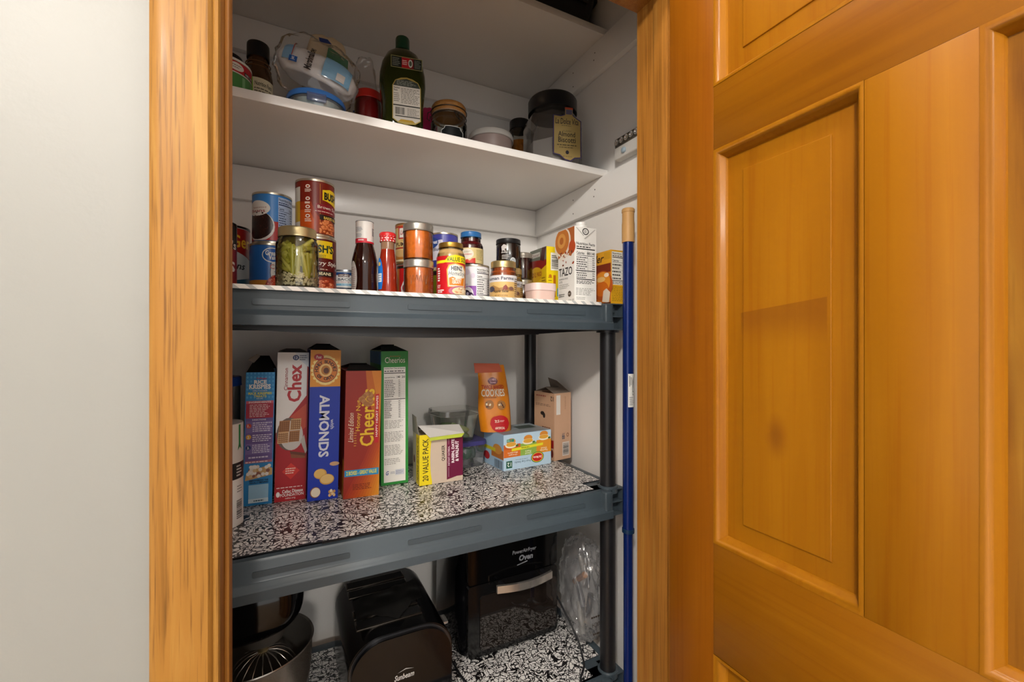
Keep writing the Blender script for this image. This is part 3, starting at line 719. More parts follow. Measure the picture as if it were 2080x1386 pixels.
def f(p):
    p.full('#7a1f10', 0, 1).rect(-0.98, 0.0, -0.74, 0.95, '#d9d4c8').rect(-0.98, 0.22, -0.74, 0.62, '#d3ab28').full('#7a1f10', 0.9, 1)
    p.poly([(-0.72, 0.02), (0.25, 0.02), (0.25, 0.30), (0.1, 0.35), (-0.2, 0.6), (-0.72, 0.6)], '#a03512').poly([(-0.72, 0.02), (-0.05, 0.02), (-0.05, 0.26), (-0.3, 0.44), (-0.72, 0.44)], '#c45016')
    for i, y in enumerate((0.90, 0.66, 0.50, 0.32)):
        p.ell(-0.36, y, 0.11, 0.035, '#efe6da').ell(-0.36, y, 0.06, 0.018, '#a0381c'); p.lines(-0.50, y-0.115, -0.18, y-0.045, (3, 1, 2, 2)[i], '#efe0d0', 0.55)
    p.rect(0.235, 0.05, 0.25, 0.97, '#e9a53a')
    p.poly([(0.36, 0.66), (0.36, 0.86), (0.52, 0.87), (0.72, 0.90), (0.995, 0.88), (0.995, 0.56), (0.8, 0.62), (0.55, 0.65)], '#f2d21e').t('BUSH\'S', 0.44, 0.67, 1.0, 0.83, '#151a17', bold=0.05)
    p.rect(0.0, 0.40, 0.99, 0.58, '#8a1826').t('Brown Sugar', 0.12, 0.47, 1.0, 0.55, '#f3e9dc', bold=0.005).lines(0.0, 0.42, 0.95, 0.445, 1, '#f0dccb')
    p.rect(0.22, 0.27, 0.99, 0.37, '#1a1410').t('BAKED BEANS', 0.42, 0.29, 1.0, 0.345, '#e8c65a', bold=0.03)
    beans(p, 0.55, 0.10, 0.42, 0.19, '#d8733c', '#e58c50', 60, '#9c3f16', 4)
tin('brown can of brown sugar baked beans, upper of the brown stack', X, Y, L3+hh, r, hh, '#7a1f10', f)
# green bean jar
Yc = 0.955; X, Y, r = rnd(559, 648, Yc); h = topz(457, X, Y, r)-L3
t = thing('canning_jar', 'canning jar of whole pickled green beans with a gold lid', 'jar', (X, Y, L3), face_cam(X, Y))
lathe('jar_glass', jar_profile(r, h-0.004, 0.84, 0.74), GLASS, t, 56)
lathe('brine', [(0, 0.004), (r*0.70, 0.004), (r*0.80, 0.008), (r*0.80, h*0.72), (r*0.66, h*0.86), (0, h*0.86)], mat('#57491a', 0.2, 0, 0.5, 0.2, 60), t, 40)
rg = random.Random(11)
for i in range(40):
    if i < 9: a = -0.25+0.16*i+rg.uniform(-.05, .05); zc = h*rg.uniform(0.36, 0.48); L = rg.uniform(0.042, 0.056); tilt = rg.uniform(-0.22, 0.22); rr = r*0.88
    else: a = rg.uniform(-1.5, 1.5); zc = rg.uniform(h*0.26, h*0.70); L = rg.uniform(0.022, 0.042); tilt = rg.choice((-1, 1))*rg.uniform(0.5, 1.5); rr = r*rg.uniform(0.80, 0.86)
    pts = []
    for k in range(5):
        s_ = (k/4-0.5)*L; aa = a+s_*sin(tilt)/rr; pts.append((rr*sin(aa), -rr*cos(aa), min(h*0.80, max(0.012, zc+s_*cos(tilt)))))
    tube('green_bean', pts, rg.uniform(0.0040, 0.0048), mat(rg.choice(('#b0a83a', '#bfb64a', '#9c942c', '#cbc060')), 0.3), t, 7)
bm = bmesh.new()
for i in range(280):
    a = rg.uniform(-1.7, 1.7); z_ = rg.uniform(0.006, h*0.25)*(1 if rg.random() < 0.85 else 1.25); rr = r*rg.uniform(0.84, 0.94)
    bmesh.ops.create_icosphere(bm, subdivisions=1, radius=rg.uniform(0.0018, 0.0032), matrix=Matrix.Translation((rr*sin(a), -rr*cos(a), z_)))
o = finish(bm, 'minced_garlic', mat('#e0d2ac', 0.4, 0, 0.4, 0.2), t); o['kind'] = 'stuff'
screw_lid(t, r*0.89, h-0.019, 0.019, '#c9b98c')
# small tuna can
Yc = 1.075; r = 0.0335; X = 0.112*Yc; h = topz(548, X, Yc, r)-L3
def f(p):
    p.full('#eeeeec', 0, 1).full('#1f4e8c', 0.86, 1).full('#1f5fae', 0, 0.2).full('#23304a', 0.2, 0.27).full('#79bfe0', 0.36, 0.46)
    p.rect(-0.45, 0.78, 0.25, 0.92, '#5a2c2c').t('KIRKLAND', -0.4, 0.80, 0.2, 0.90, '#e8e2dc', bold=0.02).t('ALBACORE', -0.78, 0.60, 0.72, 0.72, '#26364f', bold=0.01).t('SOLID WHITE TUNA', -0.75, 0.50, 0.7, 0.56, '#c77f86').t('IN WATER', -0.25, 0.38, 0.25, 0.44, '#f2f2f2')
tin('short blue and white tuna can between the brown stack and the sauce bottle', X, Yc, L3, r, h, '#eeeeec', f, rims='#b4b7bb')
# brown sauce bottle with a tall white sleeve on its cap
Yc = 1.012; X, Y, r = rnd(714, 767, Yc); h = topz(449, X, Y, r*0.5)-L3
t = thing('sauce_bottle', 'dark brown sauce bottle with a tall white printed cap', 'bottle', (X, Y, L3), face_cam(X, Y))
rc = r*0.67
lathe('bottle_glass', [(0, 0), (r*0.96, 0), (r, 0.004), (r*0.93, h*0.28), (r, h*0.42), (r*0.98, h*0.48), (r*0.82, h*0.60), (rc*0.98, h*0.70), (rc*0.98, h*0.74), (0, h*0.74)], mat('#2a0f0a', 0.08, 0, 0.6, 0.1), t, 48)
lathe('cap_sleeve', [(rc, h*0.70), (rc*1.03, h*0.70), (rc*1.03, h), (0, h)], mat('#eceae6', 0.35), t, 40)
p = Print(0, h*0.30, R=rc*1.035, z0=h*0.70)
p.full('#d51f36', 0, 0.075).full('#d51f36', 0.0, 0.20, -1.5, 0.25).rect(-0.7, 0.09, -0.1, 0.16, '#f3c9cd').full('#1f2a50', 0.985, 1.0).lines(-0.9, 0.50, -0.2, 0.72, 4, '#8b93a2').lines(-0.9, 0.25, -0.3, 0.42, 4, '#8b93a2').lines(0.78, 0.34, 0.97, 0.7, 5, '#3a4560', 0.5)
p.build('cap_print', t)
p = Print(0, h*0.44, R=r*1.004, z0=0.004); p.ell(-0.78, 0.45, 0.21, 0.52, '#d7d2cd').lines(-0.97, 0.1, -0.66, 0.8, 12, '#7b3a36', 0.3).build('printed_label', t)
# red sauce bottle
Yc = 0.990; X, Y, r = rnd(767, 808, Yc); h = topz(472, X, Y, r*0.5)-L3
t = thing('sauce_bottle', 'red sauce bottle with a red and white cap and blue label', 'bottle', (X, Y, L3), face_cam(X, Y))
lathe('bottle_plastic', [(0, 0), (r*0.98, 0), (r, 0.004), (r*0.90, h*0.22), (r*0.90, h*0.36), (r*0.82, h*0.55), (r*0.70, h*0.70), (r*0.68, h*0.73), (0, h*0.73)], mat('#8a2410', 0.1, 0, 0.6, 0.25), t, 48)
lathe('neck', [(r*0.68, h*0.73), (r*0.70, h*0.86)], mat('#8a6a52', 0.12, 0, 0.5), t, 40)
screw_lid(t, r*0.78, h*0.85, h*0.15, '#c41f24', mat('#c41f24', 0.3))
lathe('cap_ring', [(r*0.78, h*0.93), (r*0.84, h*0.94), (r*0.84, h*0.98), (r*0.78, h*0.99)], mat('#d32a2c', 0.3), t, 40)
p = Print(0, h*0.15, R=r*0.785, z0=h*0.84)
for i in range(5):
    for j in range(3): p.rect(-0.85+0.36*i+0.1*(j % 2), 0.1+0.26*j, -0.68+0.36*i+0.1*(j % 2), 0.2+0.26*j, '#efe4de')
p.build('cap_print', t)
p = Print(0, h*0.62, R=r*0.95, z0=0.004); p.ell(-0.74, 0.44, 0.25, 0.46, '#1c6fc4').rect(-0.95, 0.28, -0.62, 0.5, '#dfe6ec').lines(-0.93, 0.30, -0.64, 0.48, 3, '#6d7f93').ell(-0.82, 0.74, 0.1, 0.05, '#d8b35a').build('printed_label', t)
# pumpkin can over cherry can
r = 0.0378; Yc = 1.22; X = edgeL(803, Yc, r); hh = (topz(453, X, Yc, r)-L3)/2
def f(p):
    p.full('#c81a1c', 0, 1).poly([(-0.99, 0), (-0.99, 1), (-0.80, 1), (-0.80, 0)], '#c9772a').poly([(-0.6, 0.02), (-0.1, 0.02), (-0.1, 0.62), (-0.45, 0.62), (-0.68, 0.4)], '#efeae6')
    p.ell(-0.52, 0.18, 0.1, 0.1, '#9c1420').ell(-0.48, 0.38, 0.1, 0.09, '#a81624').full('#20160f', 0.93, 1)
tin('red can with cherries, below the pumpkin can', X+0.004, Yc, L3, r, hh, '#c81a1c', f)
def f(p):
    p.full('#d8b878', 0, 1).full('#b6451f', 0.94, 1).rect(-0.75, 0.62, -0.05, 0.95, '#b3262c').rect(-0.68, 0.66, -0.1, 0.92, '#e6ddd2').t('Libbys', -0.62, 0.70, 0.1, 0.86, '#a32230', shear=0.3, bold=0.02)
    p.t('100% PURE', -0.6, 0.55, 0.2, 0.60, '#8a6a2c').t('PUMPKIN', -0.90, 0.42, 0.6, 0.53, '#3a1c10', bold=0.02).rect(-0.95, 0.35, 0.9, 0.39, '#a8321f')
    p.ell(-0.5, 0.14, 0.44, 0.16, '#b4702a').ell(-0.5, 0.22, 0.42, 0.1, '#c9a26a').rect(-0.95, 0, 0.6, 0.05, '#e6d3a8')
tin('tan pumpkin can behind the stacked orange jam jars', X, Yc, L3+hh, r, hh, '#d8b878', f, rims='#bd8f5a')
# two jars of orange preserve, stacked
X, Y, r = rnd(818.5, 880, 0.985); hh = (topz(450, X, Y, r)-L3)/2
for i, lab in enumerate(('squat jar of orange preserve with a silver lid, lower of the pair', 'squat jar of orange preserve with a silver lid, upper of the pair')):
    t = thing('preserve_jar', lab, 'jar', (X+0.001*(1-i), Y, L3+hh*i), face_cam(X, Y), 'stacked orange preserve jars')
    lathe('jar_glass', [(0, 0), (r*0.95, 0), (r*0.985, 0.004), (r*0.985, hh*0.70), (r*0.95, hh*0.80), (r*0.95, hh-0.002)], GLASS, t, 48)
    lathe('preserve', [(0, 0.003), (r*0.92, 0.003), (r*0.955, 0.006), (r*0.955, hh*0.70), (r*0.92, hh*0.78), (0, hh*0.78)], mat('#d9782a' if i else '#cc6c2a', 0.22, 0, 0.5, 0.30, 120), t, 48)
    screw_lid(t, r, hh-0.018, 0.018, '#b8b4ac')
    if i == 0:
        for k in range(5):
            a = -0.5+0.25*k; R_ = r*0.99
            tube('glass_facet', [(R_*sin(a-0.1), -R_*cos(a-0.1), hh*0.55), (R_*sin(a), -R_*cos(a), hh*0.30), (R_*sin(a+0.1), -R_*cos(a+0.1), hh*0.55)], 0.0006, GLASS, t, 5)
# blueberry can over green can
r = 0.0378; Yc = 1.20; X = edgeR(930, Yc, r); hh = (topz(472, X, Yc, r)-L3)/2
def f(p): p.full('#a9c92e', 0, 0.86).full('#1c1f1a', 0.86, 1).rect(-0.2, 0.0, 0.1, 0.7, '#3a7ab0')
tin('lime green can below the violet berry can', X-0.003, Yc, L3, r, hh, '#a9c92e', f)
def f(p):
    p.full('#3d3f92', 0, 1).ell(-0.15, 0.42, 0.75, 0.42, '#cbc9d8').ell(0.55, 0.85, 0.7, 0.35, '#4a4aa4').ell(-0.72, 0.76, 0.28, 0.17, '#1b3f86').t('Great', -0.95, 0.72, -0.5, 0.84, '#e8e8ee', bold=0.02)
    p.t('Blueberry', -0.8, 0.46, 0.55, 0.60, '#26263c', bold=0.015).full('#2e3282', 0, 0.2)
tin('violet blue berry can standing on the lime green can', X, Yc, L3+hh, r, hh, '#3d3f92', f)
# gravy jar
X, Y, r = rnd(887, 945, 0.98); h = topz(490, X, Y, r)-L3
def f(p):
    p.full('#c4161f', 0.0, 0.97, -1.5, 1.5).poly([(-0.99, 0.86), (-0.4, 0.86), (-0.2, 0.95), (0.3, 1.0), (0.99, 0.96), (0.99, 0.80), (-0.38, 0.80), (-0.5, 0.79), (-0.99, 0.79)], '#f2dc1c')
    p.t('VALUE SIZE', -0.30, 0.83, 0.97, 0.94, '#3f5a1c', bold=0.02)
    p.poly([(-0.22, 0.18), (-0.30, 0.62), (-0.15, 0.74), (0.3, 0.79), (0.85, 0.74), (0.97, 0.62), (0.92, 0.18)], '#e8b45a').poly([(-0.14, 0.20), (-0.22, 0.60), (-0.08, 0.71), (0.3, 0.76), (0.78, 0.71), (0.92, 0.60), (0.86, 0.20)], '#f0ece2')
    p.t('HEINZ', 0.02, 0.60, 0.75, 0.71, '#22344a', bold=0.03).t('HomeStyle', -0.18, 0.44, 0.94, 0.58, '#3c4c5c', shear=0.3)
    p.poly([(-0.12, 0.22), (-0.14, 0.41), (0.1, 0.44), (0.4, 0.39), (0.88, 0.43), (0.84, 0.22)], '#e0811c').t('TURKEY', 0.05, 0.33, 0.72, 0.40, '#f6efe2', bold=0.03).t('GRAVY', 0.08, 0.26, 0.68, 0.33, '#f6efe2', bold=0.03)
    p.ell(0.45, 0.08, 0.62, 0.13, '#b25a78').ell(0.55, 0.08, 0.48, 0.11, '#e6cfa6')
    rg = random.Random(2)
    for i in range(16): p.ell(0.25+0.7*rg.random(), 0.02+0.13*rg.random(), 0.09, 0.02, rg.choice(('#d9a878', '#efe0c4', '#c98a6a')), 8)
    p.lines(-0.86, 0.32, -0.70, 0.68, 6, '#f1e6e0', 0.6, False).t('KY', -0.86, 0.15, -0.68, 0.24, '#f1e6e0', bold=0.02).lines(-0.86, 0.03, -0.45, 0.12, 2, '#f1e6e0', 0.7)
jar('red labelled gravy jar with a dull gold lid', X, Y, L3, r, h, '#c2a06a', '#b08c3e', 0.012, r*0.86, f, 0.88, 0.84, 0.76, lab0=0.05, lab1=0.76, fillvar=0.06)
# white can with plums, red jam jar on top
r = 0.038; Yc = 1.06; X = edgeR(993.5, Yc, r); h = topz(537, X, Yc, r)-L3
def f(p):
    p.full('#e9e6ec', 0, 1).rect(-0.55, 0.0, 0.12, 0.40, '#9150b0').ell(-0.42, 0.14, 0.36, 0.24, '#e9e6ec').ell(-0.5, 0.10, 0.24, 0.18, '#2b2036').ell(-0.25, 0.06, 0.2, 0.14, '#3c2c48').ell(-0.45, 0.16, 0.08, 0.05, '#b9b2c8').ell(-0.2, 0.09, 0.07, 0.04, '#cfc9da')
    p.t('PITTED', -0.85, 0.42, -0.42, 0.47, '#6b6080').t('PLUMS', -0.85, 0.33, -0.42, 0.38, '#6b6080').ell(-0.5, 0.84, 0.2, 0.1, '#ded2e2').ell(-0.1, 0.72, 0.15, 0.08, '#ded2e2')
    p.nut(0.14, 0.0, 0.99, 0.96, '#f2f1ef', '#26242c', rows=7)
tin('white and purple plum can with a nutrition panel, under the red jam jar', X, Yc, L3, r, h, '#e9e6ec', f)
X, Y, r = rnd(931.5, 981.5, 1.065); zj = L3+h; h2 = topz(468, X, Y, r)-zj
def f(p):
    p.full('#d9c78c', 0, 1).ell(-0.28, 0.6, 0.5, 0.34, '#e3dccb').t('STRAWBERRY', -0.7, 0.52, 0.1, 0.62, '#c43a34', bold=0.02).lines(-0.55, 0.68, 0.0, 0.8, 2, '#8f8a70').poly([(-0.9, 0), (0.35, 0), (0.35, 0.34), (0.1, 0.3), (-0.1, 0.16), (-0.3, 0.26), (-0.6, 0.12), (-0.9, 0.2)], '#cf3324').lines(0.42, 0.2, 0.9, 0.9, 8, '#7d7440', 0.35)
jar('dark red jam jar with a blue lid on the white plum can', X, Y, zj, r, h2, '#4a0d10', '#2c6aa8', 0.014, r*0.84, f, 0.8, 0.80, 0.60, lidm=mat('#2c6aa8', 0.3), lab0=0.05, lab1=0.50)
# two salsa jars, dark jar on the rear one
def fs(p):
    p.full('#cfa868', 0, 1, -1.6, 1.6).poly([(-0.99, 0.72), (0.99, 0.72), (0.99, 1.0), (-0.99, 1.0)], '#dbd8da').t('Bauman Farms', -1.0, 0.80, 0.72, 0.94, '#2f3448', bold=0.02)
    p.rect(-0.99, 0.3, 0.75, 0.72, '#d9b572').poly([(-0.99, 0.32), (0.75, 0.32), (0.75, 0.45), (0.2, 0.5), (-0.3, 0.46), (-0.7, 0.58), (-0.99, 0.5)], '#a37a48')
    p.poly([(-0.05, 0.38), (0.3, 0.38), (0.3, 0.5), (0.18, 0.6), (0.0, 0.52)], '#8a4038').ell(-0.8, 0.42, 0.18, 0.12, '#4a4652').ell(0.55, 0.44, 0.16, 0.08, '#7d5a50')
    p.t('Apple Salsa', -0.72, 0.24, 0.35, 0.38, '#2c1d18', shear=0.3, bold=0.02).t('NET WT 9 OZ (255g)', -0.6, 0.10, 0.3, 0.17, '#5d3c24').lines(0.78, 0.1, 0.98, 0.9, 9, '#5d4a34', 0.4)
X1, Y1, r1 = rnd(995, 1050, 0.985); h1 = topz(528, X1, Y1, r1)-L3
jar('salsa jar with a farm picture label and gold lid, in front', X1, Y1, L3, r1, h1, '#9c4a20', '#c4b07c', 0.017, r1*0.93, fs, 0.84, 0.9, 0.66, lab0=0.02, lab1=0.62, group='farm salsa jars')
Yc = 1.072; X2 = edgeR(1061.5, Yc, r1)
jar('salsa jar with a farm picture label, half hidden behind its twin, carrying the dark jar', X2, Yc, L3, r1, h1, '#8f6a24', '#c4b07c', 0.017, r1*0.93, fs, 0.84, 0.9, 0.66, lab0=0.02, lab1=0.62, group='farm salsa jars')
zj = L3+h1; rj = 0.0335; h2 = topz(483, X2-0.006, Yc, rj)-zj
def f(p):
    p.poly([(-0.5, 0.62), (-0.55, 0.82), (-0.35, 0.92), (-0.1, 0.85), (-0.12, 0.74), (-0.3, 0.72), (-0.2, 0.6), (-0.4, 0.66)], '#cfcac6').t('divina', -0.55, 0.54, -0.1, 0.62, '#d9d5d0', bold=0.02).lines(-0.5, 0.28, 0.1, 0.48, 3, '#c9c3be', 0.5).rect(-0.5, 0.08, 0.0, 0.18, '#d9d5d0').ell(0.36, 0.20, 0.22, 0.16, '#c6cacb').ell(0.36, 0.20, 0.15, 0.1, '#9aa3a6').ell(0.36, 0.20, 0.08, 0.05, '#c6cacb')
jar('dark olive jar with a black lid standing on a salsa jar', X2-0.006, Yc, zj, rj, h2, '#24120e', '#1b1b1d', 0.013, rj*1.0, f, 0.86, 0.94, 0.80, lidm=mat('#19191b', 0.35), lab0=0.05, lab1=0.85)
# dark jelly jars
r = 0.030; Yc = 1.135; X = edgeR(1081, Yc, r); hh = (topz(512, X, Yc, r)-L3)/2
for i, lab in enumerate(('small dark red jelly jar, lower of two beside the taco box', 'small dark red jelly jar, upper of two beside the taco box')):
    jar(lab, X, Yc, L3+hh*i, r, hh, '#5a1c10' if i == 0 else '#3c1410', '#b9b3a8', 0.016, r*0.99, None, 0.78, 0.93, 0.72, group='dark jelly jars')

def carton(name, label, cat, loc, w, d, h, col, rz=0, roll=0, group=None, bev=0.0006, body='carton', open_top=False):
    t = thing(name, label, cat, loc, rz, group)
    if roll: t.rotation_euler = (0, roll, rz)
    if open_top:
        bm = bmesh.new(); wt = 0.0012
        bx(bm, 0, w, 0, wt, 0, h); bx(bm, 0, w, d-wt, d, 0, h); bx(bm, 0, wt, wt, d-wt, 0, h); bx(bm, w-wt, w, wt, d-wt, 0, h); bx(bm, wt, w-wt, wt, d-wt, 0, wt)
        finish(bm, body, mat(col, 0.42), t, False)
    else: box(body, 0, w, 0, d, 0, h, mat(col, 0.42), t, bev, 1)
    return t
def flap(name, t, pts, col, th=0.0007):
    bm = bmesh.new(); vs = [bm.verts.new(p) for p in pts]; f = bm.faces.new(vs); bm.normal_update()
    bmesh.ops.solidify(bm, geom=[f], thickness=th); return finish(bm, name, mat(col, 0.5), t, False)
# taco kit box
X0 = 0.654; Y0 = X0/rat(1110); d = X0/rat(1077)-Y0; h = topz(500, X0, Y0)-L3
t = carton('taco_kit_box', 'yellow taco kit box with a red top beside the white carton', 'box', (X0, Y0, L3), 0.05, d, h, '#e3bd10')
p = left(d, h)
p.rect(0, 0, 1, 1, '#e3bd10').poly([(0, 0.62), (0.3, 0.66), (0.7, 0.63), (1, 0.69), (1, 0.86), (0, 0.9)], '#8c1f16').poly([(0, 0.82), (1, 0.78), (1, 1), (0, 1)], '#6b6f62').rect(0.08, 0.86, 0.62, 0.94, '#c6c2b8').t('Dinner', 0.12, 0.875, 0.58, 0.925, '#7a2a34').poly([(0.62, 0.80), (0.86, 0.76), (0.98, 0.99), (0.75, 1)], '#4a1b1a')
p.ell(0.36, 0.56, 0.4, 0.13, '#d8a51a').t('OLD EL PASO', 0.02, 0.52, 0.70, 0.60, '#8c2016', bold=0.02).ell(0.55, 0.24, 0.4, 0.12, '#3b5a1e').ell(0.6, 0.24, 0.3, 0.09, '#7a3a1c').ell(0.68, 0.22, 0.14, 0.06, '#c9a24a').rect(0.0, 0.1, 0.26, 0.28, '#3f6a24').ell(0.15, 0.05, 0.2, 0.06, '#b3541c').lines(0.72, 0.36, 0.95, 0.5, 3, '#8a5a14')
p.build('printed_side', t)
p = front(0.05, h)
p.rect(0, 0, 1, 1, '#ecd014').rect(0.28, 0.60, 0.98, 0.90, '#ece9e0').bars(0.34, 0.63, 0.95, 0.87, '#3a3a3a', 14, True).rect(0.45, 0.15, 0.62, 0.52, '#c2721a').lines(0.12, 0.1, 0.4, 0.5, 8, '#8a6a14', 0.3).rect(0.72, 0.16, 1.0, 0.3, '#2f9fd0').ell(0.25, 0.5, 0.1, 0.03, '#c2721a').build('printed_end', t)
# pale pink tub
X0, X1 = rat(1086)*0.96, rat(1136)*0.96; h = topz(575, (X0+X1)/2, 0.96)-L3
t = thing('food_tub', 'small pale pink plastic tub in front of the taco box', 'tub', ((X0+X1)/2, 0.995, L3))
w = X1-X0
def tub(name, w0, w1, d0, d1, z0, z1, m, t, rad=0.3):
    bm = bmesh.new(); rr = []
    for w_, d_, z_ in ((w0, d0, z0), (w1, d1, z1)):
        q = []
        for cx, cy, a in ((1, 1, 0), (-1, 1, 90), (-1, -1, 180), (1, -1, 270)):
            R_ = min(w_, d_)*rad
            for k in range(5):
                b = radians(a+22.5*k); q.append(bm.verts.new((cx*(w_/2-R_)+R_*cos(b), cy*(d_/2-R_)+R_*sin(b), z_)))
        rr.append(q)
    n = len(rr[0])
    for i in range(n): bm.faces.new((rr[0][i], rr[0][(i+1) % n], rr[1][(i+1) % n], rr[1][i]))
    bm.faces.new(rr[0][::-1]); bm.faces.new(rr[1])
    return finish(bm, name, m, t, True, 40)
tub('tub_body', w*0.90, w*0.96, 0.062, 0.066, 0, h*0.62, mat('#e4c4b8', 0.35), t); tub('lid', w, w*0.98, 0.070, 0.068, h*0.62, h, mat('#e8cfca', 0.35), t)
# white drink carton
X0 = rat(1167)*0.945; w = rat(1211)*0.945-X0; d = X0/rat(1134)-0.945; h = topz(459, X0, 0.945)-L3
t = carton('drink_carton', 'tall white latte carton with a pumpkin drink picture', 'carton', (X0, 0.945, L3), w, d, h, '#efede8')
p = left(d, h)
p.rect(0, 0, 1, 1, '#efede8').ell(0.30, 0.80, 0.52, 0.21, '#efe6da').poly([(0, 0.62), (0, 1), (1, 1), (1, 0.7), (0.8, 0.62), (0.4, 0.68)], '#b5632a').ell(0.28, 0.84, 0.50, 0.20, '#efe3d2').ell(0.25, 0.85, 0.44, 0.175, '#c9762a').ell(0.22, 0.86, 0.26, 0.10, '#dc9a48').ell(0.22, 0.86, 0.12, 0.05, '#b8651f').ell(0.86, 0.74, 0.2, 0.09, '#c04a1a')
rg = random.Random(8)
for i in range(26): x_, y_ = rg.uniform(0.05, 0.95), rg.uniform(0.52, 0.70); p.ell(x_, y_, rg.uniform(0.02, 0.07), rg.uniform(0.008, 0.022), rg.choice(('#a4431c', '#7c3416', '#c98a5a', '#efede8')), 8)
p.t('TAZO', 0.06, 0.375, 0.88, 0.485, '#1d1c1a', bold=0.01).t('PUMPKIN SPICE', 0.08, 0.325, 0.62, 0.345, '#5c5853').t('LATTE', 0.08, 0.285, 0.28, 0.308, '#5c5853').lines(0.08, 0.20, 0.72, 0.27, 3, '#9a958e', 0.3).ell(0.72, 0.125, 0.1, 0.04, '#55483c').lines(0.65, 0.115, 0.79, 0.135, 2, '#d9d2c8', 0.5).lines(0.06, 0.09, 0.42, 0.14, 2, '#4b4742', 0.5).t('32 FL OZ', 0.66, 0.02, 0.98, 0.05, '#7b766f').build('printed_side', t)
p = front(w, h)
p.rect(0, 0, 1, 1, '#f1efea').nut(0.05, 0.24, 0.97, 0.81, None, '#201f1d', rows=10, vals=['80', '140']).rect(0.60, 0.40, 0.61, 0.70, '#8a8782').rect(0.05, 0.42, 0.95, 0.43, '#201f1d').lines(0.06, 0.10, 0.94, 0.20, 5, '#8b8883', 0.35).lines(0.08, 0.04, 0.5, 0.08, 2, '#8b8883', 0.35).ell(0.5, 0.945, 0.15, 0.045, '#2c2b29').ell(0.5, 0.945, 0.11, 0.032, '#efede8').lines(0.43, 0.925, 0.57, 0.965, 2, '#2c2b29', 0.5).build('printed_front', t)
flap('fold_seam', t, [(0.06*w, -0.0008, h*0.985), (0.09*w, -0.0008, h*0.985), (0.42*w, -0.0012, h*0.89), (0.40*w, -0.0012, h*0.885)], '#bdbab4'); flap('fold_seam', t, [(0.92*w, -0.0008, h*0.985), (0.95*w, -0.0008, h*0.985), (0.48*w, -0.0012, h*0.845), (0.42*w, -0.0012, h*0.85)], '#bdbab4')
lathe('cap', [(0.0165, 0), (0.0165, 0.008), (0.0145, 0.010), (0.0145, 0.017), (0, 0.017)], mat('#eceae6', 0.35), t, 28, loc=(w*0.52, d*0.30, h))
prism('top_fold', [(0.02, 0), (w-0.002, 0), (w-0.004, 0.012), (0.006, 0.018)], d*0.62, d*0.66, mat('#e9e7e2', 0.4), t)
# cider box at the corner
X0 = 0.7745; Y0 = X0/rat(1241); h = topz(507, X0, Y0)-T3-0.001; d = 0.13; w = 0.060
t = carton('cider_box', 'orange and yellow hot cider box at the shelf corner', 'box', (X0, Y0, T3+0.001), w, d, h, '#d9930f')
p = left(d, h)
p.rect(0, 0, 1, 1, '#c9701a').rect(0, 0.76, 1, 1, '#e0a424').t('cider', 0.25, 0.80, 0.78, 0.95, '#2b1812', shear=0.3, bold=0.015).rect(0.46, 0.6, 1, 0.76, '#7a2c16').ell(0.72, 0.36, 0.34, 0.28, '#b4521a').ell(0.72, 0.42, 0.26, 0.2, '#e0932a').ell(0.70, 0.30, 0.22, 0.14, '#cf6c1a').ell(0.68, 0.48, 0.14, 0.05, '#e8c27a').poly([(0.72, 0.06), (0.94, 0.03), (0.98, 0.22), (0.86, 0.30), (0.76, 0.26)], '#e3d9c6').rect(0.45, 0, 1, 0.04, '#5c2f16').ell(0.86, 0.55, 0.08, 0.04, '#efe0c8').rect(0.78, 0.84, 0.98, 0.97, '#cf9a20').build('printed_side', t)
p = front(w, h); p.rect(0, 0, 1, 1, '#dca313').nut(0.04, 0.36, 0.98, 0.97, '#ece9df', '#26231c', rows=5).lines(0.06, 0.05, 0.9, 0.33, 9, '#8a6a14', 0.35).build('printed_end', t)

# ---- middle tier: cereal boxes and friends --------------------------------------------------------
def quad_box(name, label, uvL, uvR, vtop, d, col, zb, cat='box', **k):
    a, b = onZ(*uvL, zb), onZ(*uvR, zb); w = (b-a).length; rz = 0.0
    h = topz(vtop, a.x, a.y)-zb
    return carton(name, label, cat, (a.x, a.y, zb), w, d, h, col, rz, **k), w, h
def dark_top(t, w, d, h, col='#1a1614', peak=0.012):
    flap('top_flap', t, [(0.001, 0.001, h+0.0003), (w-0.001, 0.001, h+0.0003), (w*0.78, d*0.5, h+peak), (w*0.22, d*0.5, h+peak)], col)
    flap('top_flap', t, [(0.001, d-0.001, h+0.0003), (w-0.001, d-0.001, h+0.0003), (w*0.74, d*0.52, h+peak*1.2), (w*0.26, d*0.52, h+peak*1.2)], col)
# canister half hidden at the frame, and a blue lidded tub behind it
r = 0.048; Yc = 1.10; X = edgeR(494, Yc, r); h = topz(868, X, Yc, r)-L2
t = thing('paper_canister', 'white canister with a green ribbon and a barcode at the left frame', 'canister', (X, Yc, L2), face_cam(X, Yc))
lathe('canister_body', [(0, 0), (r, 0), (r, h), (r*0.96, h+0.001), (0, h+0.001)], mat('#e2ded8', 0.4), t, 48)
p = Print(0, h, R=r*1.002); p.full('#e2ded8', 0, 1).full('#1c1a1c', 0.46, 0.62).lines(0.72, 0.48, 0.92, 0.60, 4, '#d9d5cf', 0.5).rect(0.80, 0.78, 0.87, 0.99, '#1f8a45').poly([(0.76, 0.74), (0.8, 0.8), (0.87, 0.8), (0.9, 0.74), (0.84, 0.77)], '#1f7a3d').bars(0.72, 0.07, 0.92, 0.26, '#333333', 16, True).lines(0.74, 0.32, 0.92, 0.4, 3, '#77736d', 0.4).build('printed_label', t)
r = 0.045; Yc = 1.245; X = edgeR(491, Yc, r); h = topz(768, X, Yc, r)-L2
t = thing('storage_canister', 'clear canister with a blue lid behind the white canister', 'canister', (X, Yc, L2), face_cam(X, Yc))
